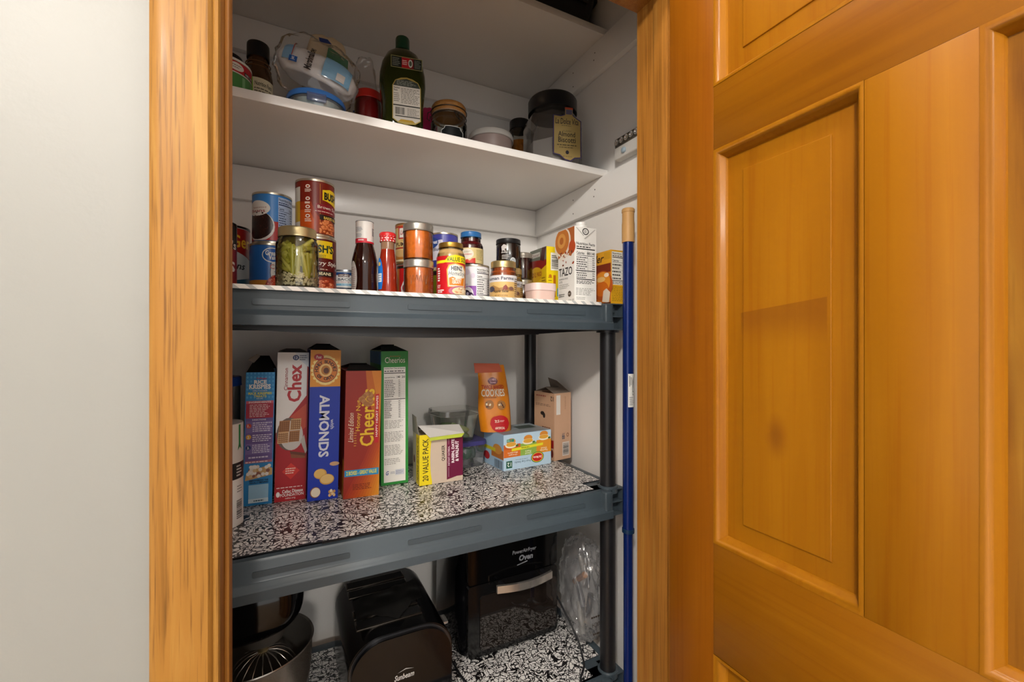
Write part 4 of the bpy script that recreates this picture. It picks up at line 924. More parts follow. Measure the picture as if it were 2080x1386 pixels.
lathe('canister_body', [(0, 0), (r*0.94, 0), (r*0.95, h-0.02)], clear('#c9c5c0', 0.03, 0.1, 0.25, '#8a8580'), t, 40)
lathe('contents', [(0, 0.003), (r*0.90, 0.003), (r*0.90, h*0.55), (0, h*0.55)], mat('#57412e', 0.6, 0, 0.3, 0.3, 120), t, 40)
screw_lid(t, r, h-0.022, 0.022, '#1f3f86', mat('#1f3f86', 0.35))
# blue rice cereal
LEAN = radians(1.2)
t, w, h = quad_box('cereal_box', 'narrow blue and purple rice cereal box with its top torn open', (493, 1030), (552.5, 1021.9), 757, 0.175, '#2a86c4', L2, roll=LEAN)
p = front(w, h)
p.rect(0, 0, 1, 1, '#2a86c4')
for i in range(8):
    for j in range(7): p.poly([(0.06+0.125*i, 0.80+0.03*j), (0.10+0.125*i, 0.812+0.03*j), (0.06+0.125*i, 0.824+0.03*j), (0.02+0.125*i, 0.812+0.03*j)], '#4da3d6')
p.t('Kelloggs', 0.36, 0.945, 0.72, 0.962, '#b4354a', shear=0.2, bold=0.02).t('RICE', 0.28, 0.912, 0.72, 0.942, '#f2efe9', bold=0.04).t('KRISPIES', 0.12, 0.874, 0.86, 0.910, '#f2efe9', bold=0.04)
p.t('FAMILY FAVORITE', 0.24, 0.855, 0.74, 0.866, '#e6e2da').t('RICE KRISPIES', 0.10, 0.832, 0.90, 0.850, '#e3dc3c', bold=0.03).t('TREATS', 0.28, 0.811, 0.72, 0.828, '#e3dc3c', bold=0.03).t('RECIPE', 0.38, 0.797, 0.6, 0.806, '#e6e2da')
p.rect(0.03, 0.655, 0.97, 0.785, '#a81f3c').rect(0.03, 0.765, 0.97, 0.785, '#c95a6c').t('INGREDIENTS', 0.12, 0.768, 0.88, 0.782, '#f0dfe0', bold=0.02).lines(0.15, 0.662, 0.85, 0.76, 8, '#e8c9cc', 0.45)
p.rect(0.03, 0.335, 0.97, 0.655, '#6b5590').t('DIRECTIONS', 0.25, 0.637, 0.72, 0.648, '#e9e2ee', bold=0.02)
for i, (y0_, y1_, c) in enumerate(((0.545, 0.632, '#c4472e'), (0.47, 0.54, '#d8a02c'), (0.385, 0.465, '#243a6e'))):
    p.rect(0.05, y0_, 0.95, y1_, '#7a66a0' if i != 1 else '#6b5590').ell(0.14, (y0_+y1_)/2+0.01, 0.09, 0.018, c).t(str(i+1)+'.', 0.10, (y0_+y1_)/2, 0.18, (y0_+y1_)/2+0.02, '#efe9e2', bold=0.02).lines(0.27, y0_+0.006, 0.93, y1_-0.006, 5 if i != 1 else 4, '#d9d2e4', 0.5)
p.lines(0.15, 0.352, 0.85, 0.368, 1, '#cfc6dc', 0.7).rect(0.03, 0.318, 0.97, 0.335, '#b06a78').lines(0.06, 0.32, 0.94, 0.332, 1, '#e9cfd2', 0.6)
p.poly([(0.05, 0.19), (0.98, 0.22), (0.98, 0.27), (0.8, 0.29), (0.3, 0.27), (0.1, 0.25)], '#c9a26a')
rg = random.Random(4)
for i in range(26): p.ell(rg.uniform(0.15, 0.95), rg.uniform(0.215, 0.295), 0.07, 0.014, rg.choice(('#e6dccf', '#d9b98a', '#efe8de', '#8d5a4a')), 8)
p.t('EMPOWERING THE', 0.2, 0.180, 0.85, 0.192, '#1c3448', bold=0.03).t('VISUALLY IMPAIRED', 0.2, 0.164, 0.85, 0.176, '#1c3448', bold=0.03).rect(0.18, 0.02, 0.86, 0.155, '#9cc8e2').rect(0.18, 0.02, 0.86, 0.05, '#cfe3ee').lines(0.36, 0.026, 0.8, 0.042, 1, '#48626f', 0.6)
p.build('printed_front', t)
dark_top(t, w, 0.175, h, '#14110f', 0.03)
flap('torn_liner', t, [(0.0, 0.04, h+0.028), (w*0.3, 0.05, h+0.042), (w*0.42, 0.06, h+0.036), (w*0.2, 0.05, h+0.02)], '#8d8378')
# cinnamon cereal
t, w, h = quad_box('cereal_box', 'white and red cinnamon square cereal box', (556.8, 1021.7), (621, 1012), 716, 0.18, '#b01f26', L2, roll=LEAN)
p = front(w, h)
p.rect(0, 0, 1, 1, '#a81c24').poly([(0, 0.46), (0.4, 0.56), (1, 0.72), (1, 1), (0, 1)], '#e4dfdc').poly([(0.45, 0.565), (1, 0.66), (1, 0.5), (0.7, 0.45)], '#c04a34').rect(0.95, 0.0, 1, 0.95, '#8f1419').poly([(0.70, 0.95), (1, 0.9), (1, 1), (0.55, 1)], '#ccd0d6').ell(0.58, 0.965, 0.10, 0.018, '#243a6e').t('13', 0.53, 0.955, 0.63, 0.975, '#e9e7ee', bold=0.02).lines(0.70, 0.945, 0.95, 0.985, 3, '#4b5568', 0.5)
p.t('Cinnamon', 0.22, 0.745, 0.34, 0.895, '#8f1a20', 90, 0.01).t('Chex', 0.33, 0.665, 0.78, 0.92, '#b3202a', 90, 0.03)
p.ell(0.42, 0.45, 0.40, 0.11, '#6b5a52').ell(0.50, 0.44, 0.36, 0.10, '#c9c2bc')
for i, (x_, y_) in enumerate(((0.08, 0.465), (0.44, 0.475), (0.05, 0.39), (0.40, 0.395))):
    p.poly([(x_, y_), (x_+0.34, y_+0.002), (x_+0.36, y_+0.078), (x_+0.03, y_+0.076)], ('#a06a3c', '#c69a68', '#cfa272', '#a97548')[i])
    for k in range(5): p.rect(x_+0.05+0.06*k, y_+0.006, x_+0.07+0.06*k, y_+0.07, '#7d4e2a'); p.rect(x_+0.03, y_+0.008+0.013*k, x_+0.33, y_+0.012+0.013*k, '#7d4e2a')
p.poly([(0.78, 0.40), (0.90, 0.44), (1.0, 0.33), (0.95, 0.31)], '#b9aea6').poly([(0.45, 0.335), (0.95, 0.315), (0.95, 0.295), (0.5, 0.305)], '#6a3520').poly([(0.48, 0.315), (0.95, 0.295), (0.95, 0.28), (0.5, 0.288)], '#8a4a2c')
p.poly([(0.22, 0.20), (0.5, 0.255), (0.78, 0.20), (0.5, 0.145)], '#d0322a').lines(0.33, 0.18, 0.67, 0.225, 3, '#efc9b8', 0.5).lines(0.06, 0.088, 0.88, 0.098, 1, '#e9c9c4', 0.6).t('Celiac Disease', 0.24, 0.055, 0.90, 0.078, '#f0e9e6', bold=0.02).t('FOUNDATION', 0.18, 0.032, 0.92, 0.052, '#f0e9e6', bold=0.01).t('celiac.org', 0.34, 0.012, 0.66, 0.026, '#f0e9e6').ell(0.11, 0.05, 0.06, 0.018, '#f0e9e6')
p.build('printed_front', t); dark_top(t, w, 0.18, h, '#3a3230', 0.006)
# blue almond cereal
t, w, h = quad_box('cereal_box', 'tall blue almond cereal box with a golden top', (624, 1019.8), (686.3, 1011), 711, 0.19, '#1a3fb0', L2, roll=LEAN)
p = front(w, h)
p.rect(0, 0, 1, 1, '#1434a8').rect(0, 0.755, 1, 1, '#e0932a').ell(0.5, 0.865, 0.42, 0.10, '#f2d488')
for i in range(20):
    a = 2*pi*i/20; p.ell(0.5+0.44*cos(a), 0.865+0.088*sin(a), 0.05, 0.011, '#f4d98a', 8)
p.ell(0.5, 0.865, 0.40, 0.083, '#8d3f18').ell(0.5, 0.865, 0.375, 0.078, '#d2792a').ell(0.5, 0.865, 0.21, 0.044, '#e9c27a').ell(0.5, 0.865, 0.15, 0.032, '#b8762c').ell(0.52, 0.862, 0.09, 0.02, '#5c2c16')
p.arc('HONEY BUNCHES', 0.5, 0.865, w*0.30, 190, -10, w*0.115, '#3d1f10').arc('of OATS', 0.5, 0.865, w*0.30, 215, 325, w*0.12, '#3d1f10')
p.ell(0.27, 0.952, 0.16, 0.022, '#b3202c').t('Post', 0.18, 0.943, 0.36, 0.963, '#efe4dc', shear=0.2, bold=0.02)
p.t('ALMONDS', 0.32, 0.285, 0.66, 0.70, '#d9dcea', -90, 0.03).t('with', 0.70, 0.47, 0.82, 0.535, '#d9dcea', -90, 0.01)
p.ell(0.86, 0.235, 0.16, 0.014, '#c9a27a').ell(0.40, 0.175, 0.21, 0.034, '#d3a04c').ell(0.38, 0.178, 0.18, 0.028, '#e0b765').ell(0.62, 0.135, 0.24, 0.036, '#cf9c4a').ell(0.62, 0.137, 0.21, 0.030, '#e6c27a').ell(0.25, 0.055, 0.17, 0.036, '#8d5a34').ell(0.26, 0.055, 0.15, 0.031, '#e9ddc8')
for i in range(8): p.ell(0.72+0.05*(i % 4), 0.025+0.018*(i//4)+0.006*(i % 3), 0.045, 0.011, ('#e0c08a', '#c99a5a', '#efe0c0')[i % 3], 10)
p.build('printed_front', t)
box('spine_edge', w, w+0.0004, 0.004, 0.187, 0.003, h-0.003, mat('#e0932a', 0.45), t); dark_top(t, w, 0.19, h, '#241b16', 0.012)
# orange honey nut cereal, turned so that its left side shows
t, w, h = quad_box('cereal_box', 'red and orange honey nut cereal box with a blue value strip', (697, 1015), (770, 1005), 754, 0.18, '#9c2c14', L2, roll=LEAN)
p = front(w, h)
p.rect(0, 0, 1, 1, '#9a2818')
for i in range(12): p.poly([(0.0+0.085*i, 0.0), (1, 0.0), (1, 0.62-0.05*i if i < 8 else 0.2), (0.55+0.04*i, 0.30-0.02*i)], ('#a63218', '#ad3a18', '#b44218', '#bb4a18', '#c25418', '#c85e18', '#ce681a', '#d4731c', '#d97e1e', '#dd8722', '#e09026', '#e2972a')[i])
p.poly([(0.55, 1), (1, 1), (1, 0.45), (0.85, 0.6), (0.62, 0.8)], '#c4661e').poly([(0.72, 1), (1, 1), (1, 0.6), (0.88, 0.78)], '#d5822a')
p.t('Honey Nut', 0.30, 0.525, 0.46, 0.77, '#e8b72c', 90, 0.01).t('Cheerios', 0.42, 0.40, 0.82, 0.855, '#efc52c', 90, 0.02).t('Limited Edition', 0.10, 0.44, 0.24, 0.67, '#efdcc4', 90, 0.0, 0.3).lines(0.26, 0.40, 0.34, 0.52, 6, '#e0a53a', 0.3)
for i in range(18):
    a = pi/2-2*pi*i/18; sx, sy = 16*sin(a)**3/17, (13*cos(a)-5*cos(2*a)-2*cos(3*a)-cos(4*a))/17
    p.ell(0.60+0.17*sy, 0.775-0.045*sx, 0.075, 0.020, '#a86f3c' if i % 2 else '#b9804a', 10)
p.poly([(0.84, 0.42), (0.95, 0.425), (0.95, 0.815), (0.84, 0.81)], '#c41f2c').t('HAPPY HEART SHAPES', 0.865, 0.47, 0.925, 0.80, '#f2e4e0', 90, 0.02)
p.poly([(0.02, 0.172), (0.98, 0.168), (0.98, 0.222), (0.02, 0.222)], '#2f93c8').t('2 BOXES - GREAT VALUE', 0.07, 0.182, 0.92, 0.213, '#efe83c', bold=0.03).lines(0.25, 0.06, 0.78, 0.11, 4, '#7a2c12', 0.45)
p.build('printed_front', t)
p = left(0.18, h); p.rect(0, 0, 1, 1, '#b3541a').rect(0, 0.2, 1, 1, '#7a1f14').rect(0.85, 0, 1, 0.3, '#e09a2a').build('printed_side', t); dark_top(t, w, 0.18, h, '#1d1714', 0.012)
# green cereal box
t, w, h = quad_box('cereal_box', 'green cereal box showing its long nutrition panel', (774, 988), (829, 980), 714, 0.17, '#2f8f3c', L2)
p = front(w, h)
p.rect(0, 0, 1, 1, '#2f8a3a').rect(0.0, 0, 0.03, 0.05, '#2f8a3a').rect(0.10, 0.02, 0.90, 0.88, '#e9e7e1').lines(0.32, 0.957, 0.85, 0.967, 1, '#8a6a30', 0.6).t('Cheerios', 0.14, 0.912, 0.88, 0.955, '#efece4', bold=0.0)
p.t('Nutrition Facts / Datos de Nutricion', 0.12, 0.866, 0.88, 0.876, '#23221f', bold=0.02).lines(0.12, 0.845, 0.86, 0.856, 1, '#23221f', 0.6).rect(0.11, 0.833, 0.89, 0.839, '#23221f').t('Calories/Calorias', 0.12, 0.799, 0.50, 0.808, '#23221f', bold=0.02).t('140', 0.58, 0.797, 0.70, 0.815, '#23221f', bold=0.03).t('210', 0.76, 0.797, 0.88, 0.815, '#23221f', bold=0.03)
for i in range(10): p.lines(0.12, 0.778-0.0135*i, 0.48+0.02*(i % 3), 0.787-0.0135*i, 1, '#4b4944', 0.6); p.lines(0.64, 0.778-0.0135*i, 0.70, 0.787-0.0135*i, 1, '#4b4944', 0.6); p.rect(0.11, 0.7745-0.0135*i, 0.89, 0.7755-0.0135*i, '#8f8c86')
p.rect(0.11, 0.638, 0.89, 0.643, '#23221f')
for i in range(10): p.lines(0.12, 0.622-0.0135*i, 0.38+0.03*(i % 3), 0.631-0.0135*i, 1, '#4b4944', 0.6); p.lines(0.64, 0.622-0.0135*i, 0.70, 0.631-0.0135*i, 1, '#4b4944', 0.6); p.rect(0.11, 0.6185-0.0135*i, 0.89, 0.6195-0.0135*i, '#8f8c86')
p.rect(0.71, 0.49, 0.715, 0.77, '#8f8c86').lines(0.12, 0.42, 0.86, 0.485, 6, '#8a8780', 0.35).lines(0.12, 0.32, 0.86, 0.40, 7, '#8a8780', 0.35).lines(0.12, 0.22, 0.86, 0.30, 7, '#8a8780', 0.35).lines(0.12, 0.15, 0.7, 0.20, 4, '#8a8780', 0.3).t('G', 0.17, 0.075, 0.28, 0.105, '#27408c', shear=0.3, bold=0.02).lines(0.34, 0.08, 0.52, 0.1, 2, '#8a8fa2', 0.4).rect(0.52, 0.07, 0.84, 0.11, '#c9ccd6').lines(0.54, 0.075, 0.82, 0.105, 4, '#7d8294', 0.4)
p.build('printed_front', t); box('printed_edge', -0.0005, 0.0, 0.004, 0.168, h*0.9, h*0.998, mat('#2a7ab0', 0.45), t); dark_top(t, w, 0.17, h, '#1b2a1a', 0.014)
# instant oatmeal box, torn open
a, b, c = onZ(833, 970, L2), onZ(852, 988, L2), onZ(940, 975, L2)
w = (c-b).length; d = 0.070; h = topz(885, b.x, b.y)-L2
t = carton('oatmeal_box', 'yellow and maroon instant oatmeal box with its lid folded open', 'box', (b.x, b.y, L2), w, d, h, '#cbb79c', atan2(c.y-b.y, c.x-b.x), open_top=True)
p = front(w, h)
p.rect(0, 0, 1, 1, '#cbb8a4').poly([(0, 0), (0.28, 0), (0.30, 0.5), (0.26, 1), (0, 1)], '#e6cf1c').ell(0.32, 0.5, 0.08, 0.5, '#cbb8a4').poly([(0.62, 0.05), (1, 0.13), (1, 0.95), (0.62, 0.95)], '#6a1238').rect(0.62, 0.1, 1, 0.95, '#6a1238')
p.t('20 VALUE PACK', 0.07, 0.08, 0.20, 0.92, '#1d1a14', 90, 0.01).t('QUAKER', 0.50, 0.44, 0.585, 0.76, '#2c2420', 90, 0.02).rect(0.66, 0.10, 0.668, 0.3, '#c9a9b4').rect(0.66, 0.76, 0.668, 0.95, '#c9a9b4').t('INSTANT OATMEAL', 0.645, 0.33, 0.69, 0.73, '#d9bcc6', 90, 0.02).t('RAISIN, DATE', 0.73, 0.38, 0.81, 0.86, '#efe4e6', 90, 0.04).t('& WALNUT', 0.82, 0.40, 0.90, 0.82, '#efe4e6', 90, 0.04)
p.build('printed_front', t)
p = left(d, h); p.rect(0, 0, 1, 1, '#b6ae96').rect(0.52, 0.0, 1, 1, '#d8bf1c').t('20 VALUE PACK', 0.66, 0.06, 0.86, 0.94, '#2a2410', -90, 0.01).ell(0.22, 0.45, 0.12, 0.08, '#6a3a3a').build('printed_side', t)
flap('lid_flap', t, [(-0.001, 0.004, h), (-0.001, d*0.95, h), (-0.004, d*0.9, h+0.048), (-0.003, 0.02, h+0.046)], '#8f8b80')
flap('lid_flap', t, [(0.0, d, h+0.001), (w, d, h+0.001), (w*0.99, 0.03, h+0.014), (w*0.06, 0.03, h+0.020)], '#a09486')
flap('lid_flap', t, [(w*0.02, 0.028, h+0.0205), (w*0.99, 0.028, h+0.0145), (w*1.0, -0.012, h-0.002), (w*0.20, -0.012, h-0.006)], '#d9d4cf')
flap('lid_flap', t, [(w*0.20, -0.0125, h-0.0062), (w*1.0, -0.0125, h-0.0022), (w*0.93, -0.014, h-0.012), (w*0.19, -0.014, h-0.014)], '#b7c43c')
# purple lidded tub with wrapped tea bags, and the clear tub on it
X0, X1, Yf = 0.446, 0.552, 1.238; w = X1-X0; dd = 0.125
h = 0.078
t = thing('food_tub', 'clear tub with a purple lid, holding green wrapped packets', 'tub', ((X0+X1)/2, Yf+dd/2, L2), radians(4))
lt = tub('tub_body', w*0.84, w*0.94, dd*0.86, dd*0.95, 0, h*0.84, clear('#e4e6ea', 0.03, 0.08, 0.06, '#d9dde2'), t, 0.18)
tub('lid', w, w*0.99, dd, dd*0.98, h*0.84, h, mat('#3d3a72', 0.35), t, 0.18)
rg = random.Random(21)
for i in range(9):
    o = pillow('wrapped_packet', 0.04, 0.014, 0.034, mat(('#2c6a48', '#c9ccc8', '#1f4a38')[i % 3], 0.3), t, 8, 0.003, 90, 4)
    o.location = (rg.uniform(-0.022, 0.022), rg.uniform(-0.036, 0.036), rg.uniform(0.020, h*0.84-0.023)); o.rotation_euler = (rg.uniform(-.3, .3), rg.uniform(-.4, .4), rg.uniform(-.8, .8))
z0 = L2+h; X0b, X1b = rat(893)*1.225, rat(981)*1.225; wb = X1b-X0b; hb = topz(838, (X0b+X1b)/2, 1.215)-z0
t = thing('food_tub', 'clear tub of green pods stacked on the purple lidded tub', 'tub', ((X0b+X1b)/2+0.003, Yf+dd/2, z0), radians(6))
tub('tub_body', wb*0.72, wb*0.94, dd*0.72, dd*0.95, 0, hb*0.84, clear('#e6e8e2', 0.03, 0.10, 0.05, '#dfe2da'), t, 0.2); tub('lid', wb, wb*0.98, dd*1.04, dd, hb*0.84, hb, clear('#f0f0ec', 0.03, 0.15, 0.08, '#dcdad2'), t, 0.2)
for i in range(9):
    o = pillow('green_pod', 0.062, 0.018, 0.020, mat(rg.choice(('#6d8548', '#94a85c', '#7f9450', '#b9c27c', '#566c38')), 0.45), t, 9, 0.002, 60, 2.2)
    o.location = (rg.uniform(-0.018, 0.016), rg.uniform(-0.024, 0.024), 0.014+rg.uniform(0, 0.030)); o.rotation_euler = (rg.uniform(-.3, .3), rg.uniform(0.1, .7), rg.uniform(-.7, .3))
# fruit cup case
b, c = onZ(1023, 958, L2), onZ(1119, 941, L2); w = (c-b).length; d = 0.125; h = topz(885, b.x, b.y)-L2; rz = atan2(c.y-b.y, c.x-b.x)
t = carton('fruit_cup_case', 'pale blue and orange fruit cup case lying upside down', 'box', (b.x, b.y, L2), w, d, h, '#a9c6de', rz)
p = front(w, h)
p.rect(0, 0, 1, 1, '#b9d2e4').rect(0, 0.36, 0.34, 0.62, '#d8702a').rect(0.34, 0.36, 0.68, 0.70, '#8fb04a').rect(0.68, 0.36, 1, 0.74, '#e0932a').rect(0, 0.58, 0.34, 0.72, '#c9602a')
for x_, y_ in ((0.15, 0.70), (0.50, 0.74), (0.84, 0.80)): p.ell(x_, y_+0.10, 0.09, 0.09, '#d88a34').ell(x_, y_, 0.12, 0.085, '#efe4c8').ell(x_, y_+0.02, 0.10, 0.06, '#e0a53c').ell(x_+0.12, y_-0.03, 0.03, 0.03, '#4a6a2c')
p.poly([(0.16, 0.52), (0.82, 0.58), (0.82, 0.65), (0.16, 0.60)], '#e6dc2c').lines(0.36, 0.565, 0.58, 0.60, 1, '#4a6a1c', 0.6)
p.t('Mandarin', 0.08, 0.46, 0.28, 0.50, '#f4ead8', 180, 0.01).t('Oranges', 0.10, 0.40, 0.27, 0.45, '#f4ead8', 180, 0.01).t('Pears', 0.44, 0.44, 0.56, 0.49, '#f0f0dc', 180, 0.01).t('Diced', 0.44, 0.38, 0.56, 0.43, '#f0f0dc', 180, 0.01).t('Diced', 0.78, 0.46, 0.90, 0.51, '#f8eed8', 180, 0.01).t('Peaches', 0.76, 0.40, 0.92, 0.45, '#f8eed8', 180, 0.01)
p.ell(0.70, 0.25, 0.14, 0.16, '#2f7a3c').ell(0.70, 0.25, 0.125, 0.14, '#e9c23c').ell(0.70, 0.25, 0.11, 0.12, '#c4241f').t('Del Monte', 0.61, 0.215, 0.79, 0.285, '#f4ece0', 180, 0.02).t('Fruit Cup Snacks', 0.22, 0.16, 0.55, 0.235, '#33516a', 180, 0.005).lines(0.24, 0.25, 0.5, 0.28, 1, '#7d93a4', 0.5).rect(0.05, 0.06, 0.17, 0.26, '#1d5a44').t('12', 0.07, 0.10, 0.15, 0.22, '#e9efe6', 180, 0.02).rect(0.06, 0.79, 0.14, 0.87, '#3f8f72').rect(0.15, 0.79, 0.21, 0.87, '#3f8f72').lines(0.07, 0.80, 0.13, 0.86, 2, '#d9e9df', 0.4)
p.build('printed_front', t)
p = left(d, h); p.rect(0, 0, 1, 1, '#9dbad2').rect(0.4, 0.30, 1, 0.55, '#b06a2c').ell(0.7, 0.55, 0.22, 0.14, '#c98a3c').rect(0.0, 0.45, 0.6, 0.55, '#c9c02c').bars(0.55, 0.02, 0.95, 0.25, '#3a4048', 14).ell(0.15, 0.25, 0.16, 0.12, '#a8242a').build('printed_side', t)
p = topf(w, d, h); p.rect(0.02, 0.03, 0.98, 0.97, '#8f9aa0').rect(0.0, 0.40, 1, 0.415, '#55585a').rect(0.52, 0.45, 0.9, 0.8, '#3a4a44').lines(0.08, 0.5, 0.4, 0.85, 5, '#c6c9c8', 0.4).build('printed_top', t)
Hdm = h; zc = L2+h
# cookie pouch standing on the case
mx_ = (Matrix.Rotation(rz, 4, 'Z'))
def wpt(x, y): q = mx_ @ Vector((x, y, 0)); return b.x+q.x, b.y+q.y
px, py = wpt(0.014, 0.072)
ww = 0.096; hh = 0.205
t = thing('cookie_pouch', 'orange pouch of cookies standing on the fruit cup case', 'pouch', (px, py, zc), radians(-14))
bm = bmesh.new(); n, m_ = 14, 20; Fv, Bv = [], []
def pouch_pt(i, j, s_):
    u_, v_ = i/n*2-1, j/m_; sh = -0.022*v_*v_+0.0
    th_ = 0.022*(1-v_)**0.6*max(0, (1-u_**4))+0.0012
    x_ = u_*ww/2*(1-0.05*v_)+sh; x_ -= 0.006*sin(v_*5)*(u_ < 0)
    return Vector((x_, s_*th_+0.004*noise.noise((x_*30, v_*6, s_))*v_*(1-abs(u_)), v_*hh))
for j in range(m_+1):
    Fv.append([bm.verts.new(pouch_pt(i, j, -1)) for i in range(n+1)]); Bv.append([bm.verts.new(pouch_pt(i, j, 1)) for i in range(n+1)])
for j in range(m_):
    for i in range(n): bm.faces.new((Fv[j][i], Fv[j][i+1], Fv[j+1][i+1], Fv[j+1][i])); bm.faces.new((Bv[j][i], Bv[j+1][i], Bv[j+1][i+1], Bv[j][i+1]))
    for k in (0, n): bm.faces.new((Fv[j][k], Fv[j+1][k], Bv[j+1][k], Bv[j][k]))
for i in range(n): bm.faces.new((Fv[0][i], Bv[0][i], Bv[0][i+1], Fv[0][i+1])); bm.faces.new((Fv[m_][i], Fv[m_][i+1], Bv[m_][i+1], Bv[m_][i]))
finish(bm, 'pouch', mat('#cf7a12', 0.32, 0, 0.5, 0.10, 25), t, True, 60)
flap('folded_top', t, [(-0.070, -0.004, hh+0.006), (0.008, -0.004, hh+0.004), (0.018, -0.008, hh-0.022), (-0.067, -0.007, hh-0.024)], '#b8481a', 0.002)
class Pouch(Print):
    def build(s, name, parent, label=None):
        o = Print.build(s, name, parent, label)
        for v in o.data.vertices:
            x, y, z = v.co; i = (x/ww+0.5); q = pouch_pt(i*n, z/hh*m_, -1); v.co = (q.x, q.y+y, q.z)
        return o
p = Pouch(ww, hh, (V3((-ww/2, 0, 0)), V3((1, 0, 0)), V3((0, 0, 1)), V3((0, -1, 0)))); p.step = 0.00007
p.k = 8
def grid_ell(cx, cy, rx, ry, col):
    for k in range(12):
        x0_, x1_ = -1+k/6, -1+(k+1)/6; h0, h1 = (1-x0_**2)**0.5 if abs(x0_) < 1 else 0, (1-x1_**2)**0.5 if abs(x1_) < 1 else 0
        p.poly([(cx+rx*x0_, cy-ry*h0-1e-4), (cx+rx*x1_, cy-ry*h1-1e-4), (cx+rx*x1_, cy+ry*h1+1e-4), (cx+rx*x0_, cy+ry*h0+1e-4)], col)
grid_ell(0.48, 0.76, 0.19, 0.055, '#6a2434'); p.t('COOPER', 0.33, 0.765, 0.63, 0.80, '#d9a9b4', bold=0.02).t('Street', 0.36, 0.725, 0.60, 0.758, '#d9a9b4', bold=0.02)
p.t('TWICE BAKED', 0.08, 0.645, 0.84, 0.70, '#a81f1c', bold=0.02).t('COOKIES', 0.08, 0.53, 0.84, 0.64, '#e6dccb', bold=0.02)
for cx_, cy_ in ((0.34, 0.41), (0.68, 0.40)):
    grid_ell(cx_, cy_, 0.15, 0.068, '#9c6a38')
    p.k += 1; p.hold = True
    for i in range(9): grid_ell(cx_+random.uniform(-.1, .1), cy_+random.uniform(-.035, .035), 0.03, 0.011, random.choice(('#e0cfae', '#4a2a1c', '#7d4a26')))
    p.hold = False
grid_ell(0.60, 0.125, 0.30, 0.125, '#b3161c'); p.t('25', 0.46, 0.145, 0.56, 0.185, '#efdcc8', bold=0.02).lines(0.58, 0.15, 0.74, 0.18, 2, '#e9b9b0', 0.5).t('ARTIFICIAL', 0.44, 0.045, 0.74, 0.08, '#efdcc8', bold=0.02).lines(0.15, 0.51, 0.6, 0.525, 1, '#8a4a14', 0.5)
p.build('printed_front', t)
# beige case standing on end
a, b2, c = onZ(1077, 925, L2), onZ(1128, 937, L2), onZ(1163, 930, L2)
d = 0.098; w = min((c-b2).length, 0.075); h = topz(800, b2.x, b2.y)-L2; rz = atan2(c.y-b2.y, c.x-b2.x)
t = carton('pouch_case', 'beige cardboard case standing on end with its flap raised', 'box', (b2.x-0.004, b2.y, L2), w, d, h, '#c9a184', radians(10), open_top=True)
p = front(w, h); p.rect(0, 0, 1, 1, '#cfa687').rect(0.12, 0.68, 0.36, 0.97, '#e4dfd8').bars(0.50, 0.06, 0.86, 0.25, '#3d3a38', 18, True).rect(0.48, 0.05, 0.9, 0.26, '#d9cfc6').bars(0.52, 0.07, 0.86, 0.24, '#3d3a38', 18, True).t('99', 0.46, 0.30, 0.62, 0.40, '#33455c', 180, 0.02).lines(0.62, 0.75, 0.7, 0.95, 10, '#8a5a3c', 0.3).ell(0.8, 0.36, 0.07, 0.03, '#8a5a3c').ell(0.8, 0.36, 0.04, 0.018, '#cfa687').build('printed_front', t)
p = left(d, h); p.rect(0, 0, 1, 1, '#c49a7a').t('12', 0.82, 0.88, 0.96, 0.95, '#2a211c', 180, 0.02).lines(0.1, 0.93, 0.75, 0.96, 1, '#9a4a3c', 0.6).lines(0.08, 0.79, 0.85, 0.83, 2, '#6a5242', 0.4).ell(0.42, 0.68, 0.1, 0.03, '#2a211c').ell(0.5, 0.65, 0.06, 0.04, '#2a211c').lines(0.4, 0.46, 0.95, 0.49, 1, '#6a4232', 0.5).rect(0.80, 0.18, 0.97, 0.30, '#9c1c1c').ell(0.9, 0.1, 0.06, 0.06, '#6a1f18').build('printed_side', t)
flap('top_flap', t, [(0.0, 0.0, h), (w, 0.0, h), (w*0.85, d*0.45, h+0.014), (w*0.1, d*0.5, h+0.016)], '#9a8a7c'); flap('top_flap', t, [(0.0, d, h), (w, d, h), (w*0.9, d*0.45, h+0.016), (w*0.1, d*0.45, h+0.018)], '#7d7066'); flap('raised_flap', t, [(w, 0.004, h), (w, d-0.004, h), (w-0.03, d*0.8, h+0.045), (w-0.035, 0.03, h+0.038)], '#85766a')

# ---- upper white shelf: bottles, bags, jars -------------------------------------------------------
r = 0.050; Yc = 1.125; X = edgeR(511, Yc, r); h = topz(109, X, Yc, r)-Z4
t = thing('drink_mix_tub', 'green tub with a red band and white lid at the left frame', 'tub', (X, Yc, Z4), face_cam(X, Yc))
lathe('tub_body', [(0, 0), (r, 0), (r, h*0.93), (0, h*0.93)], mat('#4f8a4a', 0.35), t, 48)
lathe('lid', [(r*1.0, h*0.93), (r*1.025, h*0.93), (r*1.025, h*0.99), (r*0.98, h), (0, h)], mat('#dad8d2', 0.35), t, 48)
p = Print(0, h, R=r*1.003); p.full('#b3202a', 0.62, 0.92).full('#dcd8d2', 0.60, 0.63).ell(0.40, 0.78, 0.28, 0.11, '#e2dcd2').lines(0.22, 0.72, 0.6, 0.84, 2, '#8f8a80', 0.5).rect(0.70, 0.64, 0.99, 0.74, '#231c1c').t('NET WT', 0.74, 0.66, 0.97, 0.72, '#d9d2ca', bold=0.02).rect(0.62, 0.1, 0.72, 0.55, '#7fae78').build('printed_label', t)
r = 0.034; Yc = 1.265; X = edgeR(494, Yc, r); h = topz(101, X, Yc, r)-Z4
jar('dark lidded jar behind the green tub', X, Yc, Z4, r, h, '#3a2a20', '#17161a', 0.02, r, None, 0.7, 0.9, 0.8, lidm=mat('#17161a', 0.4))
